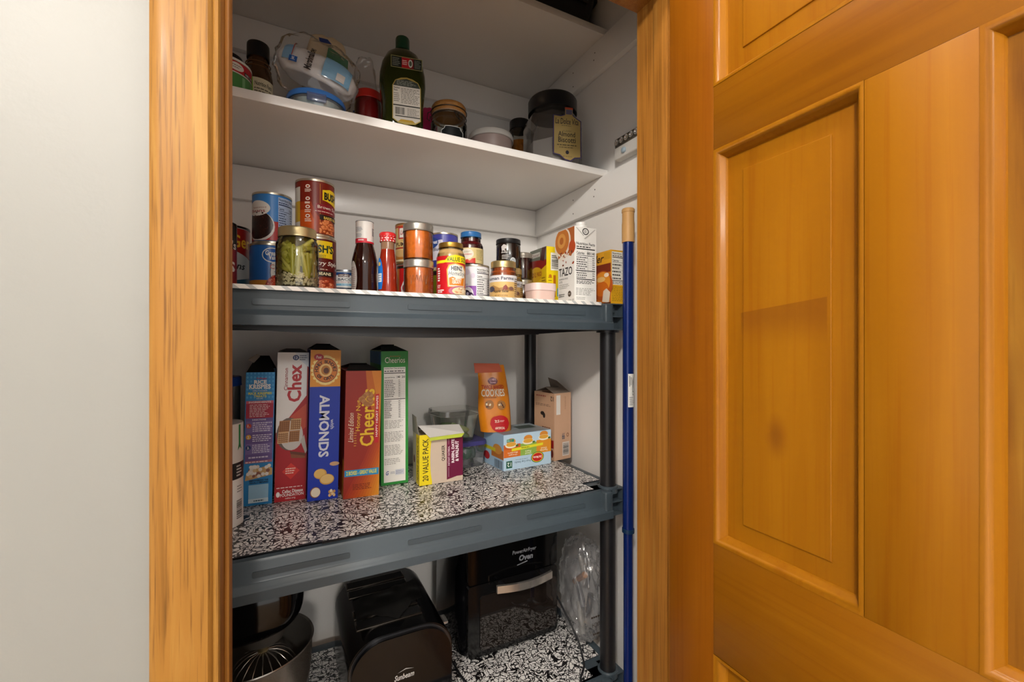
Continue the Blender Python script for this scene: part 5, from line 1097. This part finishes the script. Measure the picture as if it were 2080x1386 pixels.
# brown bottle, black cap
r = 0.031; Yc = 1.19; X = edgeR(555, Yc, r); h = topz(83, X, Yc, r*0.6)-Z4
t = thing('extract_bottle', 'brown bottle with a black cap and green edged label', 'bottle', (X, Yc, Z4), face_cam(X, Yc))
lathe('bottle_glass', [(0, 0), (r*0.97, 0), (r, 0.004), (r, h*0.52), (r*0.96, h*0.58), (r*0.80, h*0.68), (r*0.68, h*0.78), (r*0.66, h*0.86), (0, h*0.86)], mat('#3d2512', 0.08, 0, 0.6, 0.12), t, 48)
for zz in (0.66, 0.72): lathe('glass_ridge', [(r*0.8*(1.42-zz*0.6), h*zz), (r*0.86*(1.42-zz*0.6), h*(zz+0.01)), (r*0.8*(1.42-zz*0.6), h*(zz+0.02))], mat('#5c3c20', 0.08, 0, 0.6), t, 40)
screw_lid(t, r*0.76, h*0.80, h*0.20, '#111', mat('#121215', 0.35))
p = Print(0, h*0.46, R=r*1.003, z0=h*0.03); p.full('#cdbf9e', 0, 1, -0.35, 1.3).full('#6ab02a', 0, 1, -0.75, -0.35).t('Nutrition Facts', -0.22, 0.78, 0.85, 0.90, '#2a2418', bold=0.02).lines(-0.25, 0.05, 0.92, 0.74, 9, '#5c5240', 0.4).build('printed_label', t)
# low container with a blue lid
Yc = 1.128; X, Y, r = rnd(577, 706, Yc); r *= 0.92; h = 0.046
t = thing('storage_tub', 'low clear round tub with a bright blue lid', 'tub', (X, Y, Z4), face_cam(X, Y))
lathe('tub_body', [(0, 0), (r*0.86, 0), (r*0.93, 0.006), (r*0.96, h-0.012)], clear('#dfe6e8', 0.04, 0.06, 0.18, '#dfe4e4'), t, 56)
lathe('food', [(0, 0.004), (r*0.82, 0.004), (r*0.90, 0.008), (r*0.92, h-0.018), (0, h-0.016)], mat('#c9d0cc', 0.5, 0, 0.4, 0.2, 80), t, 40)
lathe('lid', [(r*0.98, h-0.014), (r*1.02, h-0.014), (r*1.03, h-0.006), (r*0.99, h-0.001), (r*0.85, h), (0, h-0.002)], mat('#3f78c4', 0.3), t, 56)
box('clip', -0.02, 0.02, -r*1.04, -r*0.98, h*0.35, h*0.75, clear('#c9d2e6', 0.05, 0.06, 0.3, '#9aa6c8'), t, 0.002)
Zb = Z4+h
# marshmallow bag on it
t = thing('marshmallow_bag', 'blue and white marshmallow bag in clear wrap lying on the blue lid', 'bag', (X-0.006, Y+0.035, Zb+0.046), face_cam(X, Y))
t.rotation_euler = (0, radians(15), face_cam(X, Y))
bw, bd, bh = 0.175, 0.080, 0.076
pl = pillow('bag', bw, bd, bh, mat('#efecea', 0.3, 0, 0.5, 0.05), t, 30, 0.006, 28, 2.5, 3, 0.25); pl.location = (0, 0, bh*0.375+0.012)
class Wrapped(Print):
    def build(s, name, parent, label=None):
        o = Print.build(s, name, parent, label); p_ = 2.5
        for v in o.data.vertices:
            x, y, z = v.co; a_ = min(0.97, abs(2*x/bw)); b_ = min(0.97, abs(2*(z-s.z1)/bh))
            yy = bd/2*max(0.0, 1-a_**p_-b_**p_)**(1/p_)
            v.co = (x, -yy-0.0065+y, z)
        return o
p = Wrapped(bw*0.9, bh*0.8, (V3((-bw*0.45, 0, bh*0.375+0.012-bh*0.36)), V3((1, 0, 0)), V3((0, 0, 1)), V3((0, -1, 0)))); p.step = 0.00006; p.z1 = bh*0.375+0.012
def strips(x0, x1, y0, y1, col, n_=6, m_=5):
    for i in range(n_):
        for j in range(m_): p.rect(x0+(x1-x0)*i/n_, y0+(y1-y0)*j/m_, x0+(x1-x0)*(i+1)/n_, y0+(y1-y0)*(j+1)/m_, col)
strips(0.02, 0.15, 0.2, 0.95, '#8fbfe2'); strips(0.58, 0.98, 0.10, 0.90, '#8fc2e4', 9, 8); strips(0.78, 0.90, 0.15, 0.42, '#e0dcd8', 4, 4); strips(0.15, 0.16, 0.3, 0.95, '#c4463c', 1, 8)
strips(0.13, 0.24, 0.10, 0.28, '#1f5fb4', 4, 4); p.t('jet', 0.155, 0.14, 0.215, 0.25, '#e9e9ee', 90, 0.02)
p.t('Marshmallows', 0.34, 0.04, 0.44, 0.92, '#2c2622', 90, 0.03).build('printed_front', t)
o = pillow('clear_wrap', bw*1.06, bd*1.25, bh*1.9, clear('#ffffff', 0.03, 0.10, 0.02, '#f0f0f0', 'thin_wrap', 1.12), t, 26, 0.010, 34, 2.6, 9, 0.10); o.location = (0, 0, bh*0.375+0.012)
# bag of nuts behind, clear zip bag
X = 0.095; t = thing('snack_bag', 'cream and green snack bag standing behind the marshmallows', 'bag', (X, 1.274, Z4), face_cam(X, 1.274))
o = pillow('bag', 0.116, 0.068, 0.315, mat('#dcc8a4', 0.35, 0, 0.5, 0.08), t, 24, 0.008, 26, 3.0, 5, 0.1, 0.4); o.location = (0, 0, 0.142)
p = front(0.105, 0.275, -0.0405, -0.050, 0.015); p.poly([(0.45, 0.70), (0.52, 0.86), (0.98, 0.76), (0.96, 0.64)], '#2c7048').poly([(0.30, 0.92), (0.50, 0.92), (0.6, 0.88), (0.32, 0.88)], '#2f3f78').poly([(0.92, 0.5), (1.0, 0.52), (1.0, 0.66), (0.94, 0.64)], '#a85a1c').build('printed_front', t)
X = rat(741)*1.285; t = thing('zip_bag', 'crumpled clear zip bag behind the red lidded jar', 'bag', (X, 1.285, Z4), face_cam(X, 1.285))
o = pillow('bag_film', 0.064, 0.045, 0.295, FILM, t, 24, 0.012, 40, 3.0, 13, 0.1, 0.5); o.location = (0, 0, 0.133)
tube('zip_strip', [(-0.03, -0.028, 0.11), (0.0, -0.03, 0.118), (0.028, -0.028, 0.128)], 0.0022, mat('#2f5fb0', 0.35), t, 6)
# red lidded jar
r = 0.035; Yc = 1.205; X = edgeL(720, Yc, r); h = topz(177, X, Yc, r)-Z4
def f(p): p.ell(0.1, 0.5, 0.45, 0.36, '#c9a8a4')
jar('red spice jar with a red lid beside the olive oil bottle', X, Yc, Z4, r, h, '#7a1414', '#c42a20', 0.022, r*0.96, None, 0.82, 0.92, 0.78, lidm=mat('#c42a20', 0.35))
# olive oil bottle
X0, X1 = rat(770)*1.115, rat(864)*1.115; X = (X0+X1)/2; Y = 1.118; w = (X1-X0)*0.97; h = topz(80, X, Y)-Z4
t = thing('olive_oil_bottle', 'large dark green olive oil bottle with a green cap', 'bottle', (X, Y, Z4), face_cam(X, Y)*0.8)
prof = [(0.80, 0), (0.86, 0.006), (0.90, 0.10), (0.90, 0.30), (0.96, 0.40), (1.0, 0.50), (0.98, 0.60), (0.90, 0.70), (0.70, 0.80), (0.42, 0.855), (0.30, 0.875), (0.29, 0.90)]
bm = bmesh.new(); rings = []
for q, z_ in prof:
    ring = []; k_ = max(0, min(1, (z_-0.62)/0.25)); pw = 3.2*(1-k_)+2*k_
    hx, hy = q*w/2, (q*0.40*(1-k_)+q*0.5*k_)*w
    for i in range(48):
        a_ = 2*pi*i/48; ca, sa = cos(a_), sin(a_)
        ring.append(bm.verts.new((math.copysign(abs(ca)**(2/pw), ca)*hx, math.copysign(abs(sa)**(2/pw), sa)*hy, z_*h if z_ > 0.007 else z_)))
    rings.append(ring)
for A_, B_ in zip(rings, rings[1:]):
    for i in range(48): bm.faces.new((A_[i], A_[(i+1) % 48], B_[(i+1) % 48], B_[i]))
bm.faces.new(rings[0][::-1]); bm.faces.new(rings[-1])
finish(bm, 'bottle_body', mat('#282d0c', 0.12, 0, 0.5, 0.15), t, True, 40)
lathe('cap', [(w*0.155, h*0.875), (w*0.16, h*0.885), (w*0.16, h*0.89), (w*0.152, h*0.892), (w*0.152, h*0.985), (w*0.14, h), (0, h)], mat('#143f28', 0.35), t, 40)
yl = -w*0.405
p = Print(w*0.60, h*0.46, (V3((-w*0.23, yl, h*0.05)), V3((1, 0, 0)), V3((0, 0, 1)), V3((0, -1, 0))))
q = [(1, 0.80), (0.9, 0.92), (0.7, 0.98), (0.5, 1.0), (0.3, 0.98), (0.1, 0.92), (0, 0.80)]
p.poly([(0, 0.1), (0.2, 0.02), (0.5, 0), (0.8, 0.02), (1, 0.1)]+q, '#a8944a').poly([(0.03, 0.11), (0.2, 0.05), (0.8, 0.05), (0.97, 0.11), (0.97, 0.80), (0.88, 0.91), (0.5, 0.97), (0.12, 0.91), (0.03, 0.80)], '#cfcac0')
p.poly([(0.03, 0.80), (0.97, 0.80), (0.88, 0.91), (0.5, 0.97), (0.12, 0.91)], '#3a3f38').lines(0.15, 0.82, 0.85, 0.93, 5, '#9aa092', 0.4).t('Nutrition', 0.05, 0.74, 0.26, 0.78, '#26241e', bold=0.02).t('Facts', 0.05, 0.69, 0.18, 0.73, '#26241e', bold=0.02).lines(0.30, 0.44, 0.95, 0.77, 10, '#5a564c', 0.35).lines(0.05, 0.46, 0.26, 0.66, 5, '#5a564c', 0.4).rect(0.03, 0.38, 0.97, 0.405, '#26241e').bars(0.10, 0.20, 0.44, 0.35, '#1c1a16', 18).lines(0.52, 0.18, 0.94, 0.35, 6, '#77736a', 0.4).rect(0.1, 0.155, 0.97, 0.175, '#26241e').poly([(0.2, 0.05), (0.8, 0.05), (0.7, 0.10), (0.3, 0.10)], '#b08c1c')
p.build('back_label', t)
p = Print(w*0.66, h*0.115, (V3((-w*0.26, -w*0.402, h*0.595)), V3((1, 0, 0)), V3((0, 0, 1)), V3((0, -1, 0))))
p.rect(0, 0, 1, 1, '#8d8a5a').rect(0.02, 0.06, 0.98, 0.94, '#1d2420').rect(0.34, 0.06, 0.60, 0.94, '#a81c24').rect(0.62, 0.06, 0.72, 0.94, '#7a161c').ell(0.62, 0.5, 0.07, 0.34, '#cfd2cc').ell(0.62, 0.5, 0.045, 0.22, '#55604f').lines(0.05, 0.15, 0.30, 0.85, 5, '#8f958a', 0.4).lines(0.36, 0.3, 0.52, 0.75, 3, '#e6c9c4', 0.5).lines(0.75, 0.15, 0.95, 0.85, 6, '#8f958a', 0.4).build('neck_label', t)
# pink and navy pouch
X = rat(867)*1.262; h = topz(220, X, 1.262)-Z4
t = thing('candy_pouch', 'pink and navy pouch squeezed between the oil bottle and clip jar', 'pouch', (X, 1.262, Z4), face_cam(X, 1.262))
o = pillow('pouch', 0.062, 0.036, h, mat('#c92a66', 0.3), t, 18, 0.004, 40, 2.8, 2, 0.0, 0.3); o.location = (0, 0, h/2)
p = front(0.034, h*0.5, -0.022, -0.012, h*0.06); p.poly([(0, 0), (0.6, 0), (0.72, 0.5), (0.5, 0.95), (0, 1)], '#1c2a5c').t('C', 0.2, 0.3, 0.5, 0.55, '#e6e2ea', bold=0.03).build('printed_front', t)
# clip top jar with a wooden lid
X, Y, r = rnd(874, 949, 1.152); h = topz(199, X, Y, r)-Z4
t = thing('clip_jar', 'glass clip-top jar with a wooden lid and black chalk label', 'jar', (X, Y, Z4), face_cam(X, Y))
lathe('jar_glass', [(0, 0), (r*0.95, 0), (r, 0.006), (r, h*0.58), (r*0.94, h*0.66), (r*0.84, h*0.70), (r*0.84, h*0.74), (r*0.90, h*0.76), (r*0.90, h*0.80)], GLASS, t, 56)
lathe('wood_lid', [(0, h*0.80), (r*0.90, h*0.80), (r*0.93, h*0.83), (r*0.93, h*0.88), (r*0.91, h*0.895), (r*0.93, h*0.91), (r*0.93, h*0.97), (r*0.88, h), (0, h)], wood('lid_wood', ('#8a5a2c', '#a8743c', '#b98a50'), 0, 3, 60, 0.5, 0.5, 0, 3, 0.0), t, 48)
lathe('gasket', [(r*0.80, h*0.79), (r*0.915, h*0.785), (r*0.915, h*0.803), (r*0.80, h*0.803)], mat('#a58a70', 0.5), t, 40)
wire = metal('#4a443e', 0.35)
tube('wire_bail', [(r*0.95*cos(a_), r*0.95*sin(a_), h*0.74) for a_ in [2*pi*i/40 for i in range(40)]], 0.0012, wire, t, 6, True)
tube('wire_bail', [(r*0.97*cos(a_), r*0.97*sin(a_), h*(0.865)) for a_ in [2*pi*i/40 for i in range(40)]], 0.0012, wire, t, 6, True)
tube('clip', [(-r*0.95, -r*0.12, h*0.865), (-r*1.12, -r*0.15, h*0.83), (-r*1.16, -r*0.15, h*0.70), (-r*1.03, -r*0.1, h*0.66), (-r*1.0, -r*0.1, h*0.76), (-r*0.97, r*0.08, h*0.80)], 0.0013, wire, t, 6)
tube('clip', [(r*0.3, -r*0.95, h*0.74), (r*0.42, -r*1.02, h*0.62), (r*0.55, -r*0.98, h*0.56), (r*0.48, -r*0.93, h*0.70)], 0.0013, wire, t, 6)
p = Print(0, h*0.5, R=r*1.003, z0=h*0.02); p.poly([(-0.40, 0.1), (0.75, 0.1), (0.75, 0.62), (0.62, 0.70), (0.58, 0.80), (-0.2, 0.80), (-0.25, 0.70), (-0.40, 0.62)], '#cfcfcc').poly([(-0.37, 0.1), (0.72, 0.1), (0.72, 0.60), (0.60, 0.68), (0.56, 0.775), (-0.18, 0.775), (-0.23, 0.68), (-0.37, 0.60)], '#15191a').build('chalk_label', t)
# translucent tub
X, Y, r = rnd(951, 1043, 1.20); h = topz(257, X, Y, r)-Z4
t = thing('storage_tub', 'cloudy white round tub between the clip jar and biscotti jar', 'tub', (X, Y, Z4), face_cam(X, Y))
lathe('tub_body', [(0, 0), (r*0.82, 0), (r*0.86, 0.004), (r*0.94, h*0.84)], mat('#a08c86', 0.4, 0, 0.4, 0.12, 30), t, 56)
lathe('lid', [(r*0.96, h*0.82), (r, h*0.83), (r, h*0.93), (r*0.96, h), (r*0.9, h*0.985), (0, h*0.98)], mat('#c4c0ba', 0.35), t, 56)
# jar with black lid behind the biscotti jar
r = 0.034; Yc = 1.275; X = edgeL(1035, Yc, r); h = topz(238, X, Yc, r)-Z4
jar('black lidded jar of orange snacks half hidden behind the biscotti jar', X, Yc, Z4, r, h, '#a8641c', '#17171a', 0.03, r, None, 0.66, 0.92, 0.82, lidm=mat('#141416', 0.4), fillvar=0.5)
# biscotti jar
X, Y, r = rnd(1063, 1182, 1.141); h = topz(191, X, Y, r*0.5)-Z4
t = thing('biscotti_jar', 'big clear plastic jar with a black lid and a gold tag label', 'jar', (X, Y, Z4), face_cam(X, Y))
lathe('jar_plastic', [(0, 0), (r*0.90, 0), (r*0.97, 0.008), (r, 0.02), (r, h*0.60), (r*0.93, h*0.70), (r*0.78, h*0.77), (r*0.78, h*0.87)], clear('#e9e7e4', 0.03, 0.08, 0.07, '#c9c4be', 'jar_plastic', 1.3), t, 8, ang=20)
lathe('flour', [(0, 0.004), (r*0.84, 0.004), (r*0.90, 0.012), (r*0.90, h*0.34), (r*0.4, h*0.42), (0, h*0.40)], mat('#b0adab', 0.7, 0, 0.3, 0.08, 40), t, 8, ang=20)
lathe('lid', [(r*0.79, h*0.80), (r*0.835, h*0.80), (r*0.835, h*0.97), (r*0.79, h), (0, h)], mat('#131315', 0.35), t, 48)
tw, tt = r*0.95, h*0.74
p = Print(tw, tt, (V3((r*0.02, -r*1.035, h*0.005)), V3((1, 0.30, 0)).normalized(), V3((0, 0, 1)), V3((0.29, -0.957, 0))))
sh_ = [(0.0, 0.12), (0.22, 0.10), (0.42, 0.02), (0.62, 0.0), (0.78, 0.06), (1.0, 0.07), (1.0, 0.74), (0.86, 0.78), (0.70, 0.84), (0.70, 0.96), (0.42, 0.96), (0.42, 0.84), (0.26, 0.81), (0.0, 0.82)]
flap('tag_card', t, [tuple(p.frame[0]+p.frame[1]*(x_*tw)+p.frame[2]*(y_*tt)) for x_, y_ in sh_], '#3a3058', 0.0006)
p.poly([(0.5+(x_-0.5)*0.93, 0.46+(y_-0.46)*0.955) for x_, y_ in sh_], '#a08a54').rect(0.45, 0.84, 0.67, 0.925, '#55536a').rect(0.42, 0.93, 0.70, 0.965, '#a8432c')
p.t('La Dolce Vita', 0.08, 0.66, 0.90, 0.765, '#26242c', shear=0.1, bold=0.01).lines(0.30, 0.625, 0.75, 0.645, 1, '#5c5238', 0.5).t('CLASSIC', 0.34, 0.525, 0.66, 0.555, '#5c5238').t('Almond', 0.18, 0.44, 0.78, 0.53, '#1f1c1c', bold=0.01).t('Biscotti', 0.18, 0.335, 0.80, 0.43, '#1f1c1c', bold=0.01).lines(0.14, 0.275, 0.86, 0.30, 1, '#3d3626', 0.6).lines(0.22, 0.235, 0.78, 0.255, 1, '#3d3626', 0.5).ell(0.5, 0.16, 0.06, 0.035, '#26242c').t('NET WT 35 OZ', 0.34, 0.075, 0.66, 0.095, '#3d3626')
p.build('tag_print', t)
# black roasting pan on the uppermost shelf
t = thing('roasting_pan', 'black roasting pan on the uppermost white shelf', 'pan', (0.66, 1.20, Z5))
tub('pan_body', 0.33, 0.375, 0.24, 0.275, 0, 0.105, mat('#131316', 0.35), t, 0.16); tub('pan_rim', 0.392, 0.396, 0.288, 0.290, 0.105, 0.112, mat('#131316', 0.35), t, 0.16)
for s_ in (-1, 1): tube('handle', [(s_*0.14, -0.128, 0.075), (s_*0.14, -0.138, 0.075), (s_*0.06, -0.138, 0.075), (s_*0.06, -0.126, 0.075)], 0.004, mat('#0d0d0f', 0.4), t, 8)

# ---- lower tier: appliances -----------------------------------------------------------------------
BXc, BYc, BR = -0.060, 1.085, 0.114; ZR = CH-0.647
t = thing('stand_mixer', 'black stand mixer with a steel bowl and wire whisk', 'mixer', (BXc, BYc, L1))
Hb = ZR-L1
box('base', -0.185, 0.11, -0.105, 0.19, 0, 0.028, M_GLOSSB, t, 0.012, 3)
bw_ = lathe('bowl', [(0.0, 0.034), (0.045, 0.030), (0.055, 0.034), (0.080, 0.055), (0.100, 0.10), (0.109, 0.16), (0.1115, Hb-0.006), (0.1145, Hb-0.002), (0.1135, Hb), (0.1100, Hb-0.003), (0.1075, 0.16), (0.0985, 0.10), (0.078, 0.058), (0.0, 0.040)], metal('#9c968e', 0.24), t, 72)
lathe('bowl_seat', [(0.03, 0.027), (0.062, 0.027), (0.058, 0.036), (0.03, 0.036)], M_GLOSSB, t, 40)
box('column', -0.185, -0.122, -0.045, 0.045, 0.02, Hb+0.02, M_GLOSSB, t, 0.02, 3)
hd = pillow('motor_head', 0.30, 0.145, 0.150, M_GLOSSB, t, 26, 0, 1, 2.8); hd.location = (-0.055, 0.0, Hb+0.097); hd.rotation_euler = (0, 0, radians(-8))
lathe('hub', [(0, -0.012), (0.026, -0.012), (0.040, -0.004), (0.046, 0.02), (0, 0.02)], metal('#a19b92', 0.2), t, 40, loc=(0.015, -0.012, Hb+0.020))
lathe('whisk_shaft', [(0, 0), (0.010, 0), (0.012, 0.03), (0, 0.03)], metal('#b9a87c', 0.25), t, 20, loc=(0.015, -0.012, Hb-0.018))
for k_ in range(9):
    a_ = pi*k_/9+0.2; pts = []
    for i in range(27):
        t_ = 2*pi*i/26; sg = 1 if i <= 13 else -1
        rr = 0.010*abs(cos(t_/2))+0.068*abs(sin(t_))**0.8*(1-0.25*(cos(t_) if t_ < pi else cos(t_)))
        zz = Hb-0.012-0.140*(1-cos(t_))/2
        pts.append((0.015+sg*rr*cos(a_), -0.012+sg*rr*sin(a_), zz))
    tube('whisk_wire', pts, 0.0012, metal('#b5afa6', 0.2), t, 6)
# toaster
TX0, TX1, TY0, TY1 = 0.118, 0.358, 1.005, 1.300; w = TX1-TX0; zt_ = CH-0.668; h = zt_-L1
t = thing('toaster', 'black toaster with a curved front and two pairs of slots', 'toaster', (TX0, TY0, L1))
def arch(w_, h_, inset=0.0, z0=0.012):
    pts = [(inset, z0), (w_-inset, z0)]
    rx_, rz_ = w_*0.30, h_*0.34
    for i in range(9): a_ = pi/2*i/8; pts.append((w_-inset-rx_+rx_*cos(a_), h_-inset-rz_+rz_*sin(a_)))
    for i in range(9): a_ = pi/2+pi/2*i/8; pts.append((inset+rx_+rx_*cos(a_), h_-inset-rz_+rz_*sin(a_)))
    return pts
prism('housing', arch(w, h), 0.012, TY1-TY0, mat('#0b0b0c', 0.16, 0, 0.5), t, 'y', True)
prism('front_plate', arch(w, h, 0.006), 0.0, 0.0125, M_GLOSSB, t, 'y', True)
prism('chrome_trim', arch(w, h, 0.002), 0.010, 0.0165, metal('#55565a', 0.2), t, 'y', True)
for sx in (0.02, w-0.045):
    for sy in (0.03, TY1-TY0-0.05): lathe('foot', [(0, 0), (0.012, 0), (0.012, 0.013), (0, 0.013)], M_BLACKP, t, 16, loc=(sx+0.012, sy, 0))
for y_ in (0.055, 0.100, 0.195, 0.240):
    bm = bmesh.new(); bx(bm, w*0.10, w*0.74, y_-0.004, y_+0.032, h-0.002, h+0.003, 0.0012); finish(bm, 'slot_frame', metal('#4c463f', 0.25), t)
    box('slot', w*0.115, w*0.725, y_, y_+0.028, h+0.0031, h+0.0034, mat('#050404', 0.8), t)
box('lever', w-0.004, w+0.022, 0.10, 0.135, h*0.62, h*0.66, metal('#cfcac4', 0.25), t, 0.004)
box('lever_slot', w-0.002, w+0.001, 0.112, 0.122, h*0.2, h*0.7, mat('#030303', 0.6), t)
p = front(w, h, -0.0005); p.t('Sunbeam', 0.41, 0.495, 0.60, 0.555, '#bdb8b4', 0, 0.02, 0.3).poly([(0.44, 0.575), (0.52, 0.605), (0.60, 0.58), (0.52, 0.595)], '#bdb8b4').build('logo', t)
# black plastic sheet lying over the toaster
bm = bmesh.new(); nx_, ny_ = 22, 14; g = []
for j in range(ny_+1):
    row = []
    for i in range(nx_+1):
        x_ = TX0+0.028+0.165*i/nx_; y_ = TY0+0.075+0.085*j/ny_+0.03*i/nx_
        z_ = zt_+0.008+0.007*max(0, noise.noise((x_*38, y_*30, 2)))+0.004*(j/ny_)
        if j < 3 and 5 < i < 18: y_ -= 0.05*(1-abs(i-12)/7)*(1-j/3); z_ += 0.002
        row.append(bm.verts.new((x_, y_, z_)))
    g.append(row)
for j in range(ny_):
    for i in range(nx_): bm.faces.new((g[j][i], g[j][i+1], g[j+1][i+1], g[j+1][i]))
bmesh.ops.solidify(bm, geom=bm.faces[:], thickness=0.0012)
tag(finish(bm, 'plastic_sheet', mat('#2a2928', 0.3, 0, 0.5, 0.15), None, True, 60), 'wrinkled black plastic sheet lying across the toaster slots', 'plastic bag')
# air fryer oven
AX0, AX1, AY0, AY1 = 0.422, 0.726, 1.108, 1.375; w = AX1-AX0; h = 0.372
t = thing('air_fryer', 'black air fryer oven with a glass door and silver handle', 'air fryer', (AX0, AY0, L1))
tub('body', w, w*0.98, AY1-AY0-0.01, AY1-AY0-0.012, 0.012, h, M_GLOSSB, t, 0.12).location = (w/2, (AY1-AY0)/2+0.006, 0)
for sx in (0.05, w-0.05):
    for sy in (0.05, 0.20): lathe('foot', [(0, 0), (0.014, 0), (0.014, 0.013), (0, 0.013)], M_BLACKP, t, 16, loc=(sx, sy, 0))
hs = 0.2125
def rrect(x0_, x1_, z0_, z1_, r_, seg=5):
    pts = []
    for cx_, cz_, a0_ in ((x1_-r_, z1_-r_, 0), (x0_+r_, z1_-r_, 90), (x0_+r_, z0_+r_, 180), (x1_-r_, z0_+r_, 270)):
        for k_ in range(seg+1): a_ = radians(a0_+90*k_/seg); pts.append((cx_+r_*cos(a_), cz_+r_*sin(a_)))
    return pts
prism('door', rrect(0.012, w-0.008, 0.014, hs-0.003, 0.012), -0.006, 0.012, mat('#0c0c0d', 0.14, 0, 0.5), t, 'y', True)
prism('door_glass', rrect(0.046, w-0.012, 0.030, hs-0.034, 0.012), -0.0085, -0.0062, mat('#1c1613', 0.04, 0, 0.9, 0.05), t, 'y', True)
prism('control_panel', rrect(0.012, w-0.008, hs, h-0.012, 0.010), -0.005, 0.012, mat('#070708', 0.08, 0, 0.5), t, 'y', True)
bm = bmesh.new(); hz = hs-0.022; A_ = []
for i in range(13):
    s_ = i/12; x_ = 0.085+0.175*s_; y_ = -0.028-0.016*sin(pi*s_)
    A_.append([bm.verts.new(q) for q in ((x_, y_, hz), (x_, y_-0.008, hz), (x_, y_-0.008, hz+0.020), (x_, y_, hz+0.020))])
for P_, Q_ in zip(A_, A_[1:]):
    for k_ in range(4): bm.faces.new((P_[k_], P_[(k_+1) % 4], Q_[(k_+1) % 4], Q_[k_]))
bm.faces.new(A_[0]); bm.faces.new(A_[-1][::-1]); finish(bm, 'handle', metal('#c4bcb4', 0.2), t, True, 40)
for x_ in (0.10, 0.235): box('handle_mount', x_, x_+0.012, -0.032, -0.005, hz+0.002, hz+0.018, M_BLACKP, t, 0.002)
p = front(w, h, -0.0052); p.t('PowerAirFryer', 0.48, 0.715, 0.737, 0.752, '#8f9298', 0, 0.02, 0.15).t('Oven', 0.55, 0.662, 0.70, 0.708, '#8f9298', 0, 0.04, 0.15).poly([(0.53, 0.640), (0.64, 0.655), (0.64, 0.647), (0.53, 0.633)], '#8f9298').build('logo', t)
# clear plastic bag beside it
t = thing('plastic_bag', 'clear crumpled plastic bag of parts beside the air fryer', 'bag', (0.789, 1.075, L1))
o = pillow('bag_film', 0.104, 0.150, 0.30, FILM, t, 56, 0.010, 55, 2.8, 4, 0.12); o.location = (0, 0, 0.150-0.014)
rg = random.Random(31)
for i in range(5):
    tube('wrapped_part', [(rg.uniform(-.022, .022), rg.uniform(-.04, .03), 0.02+0.04*i), (rg.uniform(-.022, .022), rg.uniform(-.04, .03), 0.09+0.035*i)], 0.009, mat(rg.choice(('#8a8680', '#a5744f', '#5a5a5e')), 0.35), t, 10)
p = front(0.07, 0.1, -0.081, -0.035, 0.03)
p.t('POUCH', 0.15, 0.37, 0.8, 0.49, '#3d3226', 180, 0.0).lines(0.1, 0.6, 0.75, 0.7, 1, '#3d3226', 0.5).lines(0.2, 0.12, 0.85, 0.22, 1, '#3d3226', 0.5)
p.build('warning_print', t)
# power cords
def cord(lab, pts):
    V_ = [Vector(q) for q in pts]; out = []
    for i in range(len(V_)-1):
        p0, p1, p2, p3 = V_[max(i-1, 0)], V_[i], V_[i+1], V_[min(i+2, len(V_)-1)]
        for k_ in range(8):
            s_ = k_/8; out.append(0.5*((2*p1)+(p2-p0)*s_+(2*p0-5*p1+4*p2-p3)*s_*s_+(3*p1-p0-3*p2+p3)*s_**3))
    out.append(V_[-1]); tag(tube('power_cord', out, 0.0028, M_BLACKP, None, 8), lab, 'cord')
c1, c2, c3 = onZ(1165, 1310, L1), onZ(1188, 1350, L1), onZ(1194, 1386, L1)
cord('black power cord running past the clear bag to the shelf edge', [(0.7305, 1.16, L1+0.12), (0.7305, 1.09, L1+0.08), (0.733, 1.02, L1+0.03), (c1.x-0.01, 0.985, L1+0.004), (c2.x-0.01, 0.955, L1+0.004), (c3.x-0.012, 0.925, L1+0.004), (c3.x-0.02, 0.90, L1+0.003)])
cord('black power cord lying between the toaster and the air fryer', [(0.39, 1.22, L1+0.0035), (0.40, 1.14, L1+0.0035), (0.405, 1.06, L1+0.0035), (0.43, 0.98, L1+0.0035), (0.44, 0.93, L1+0.0035)])
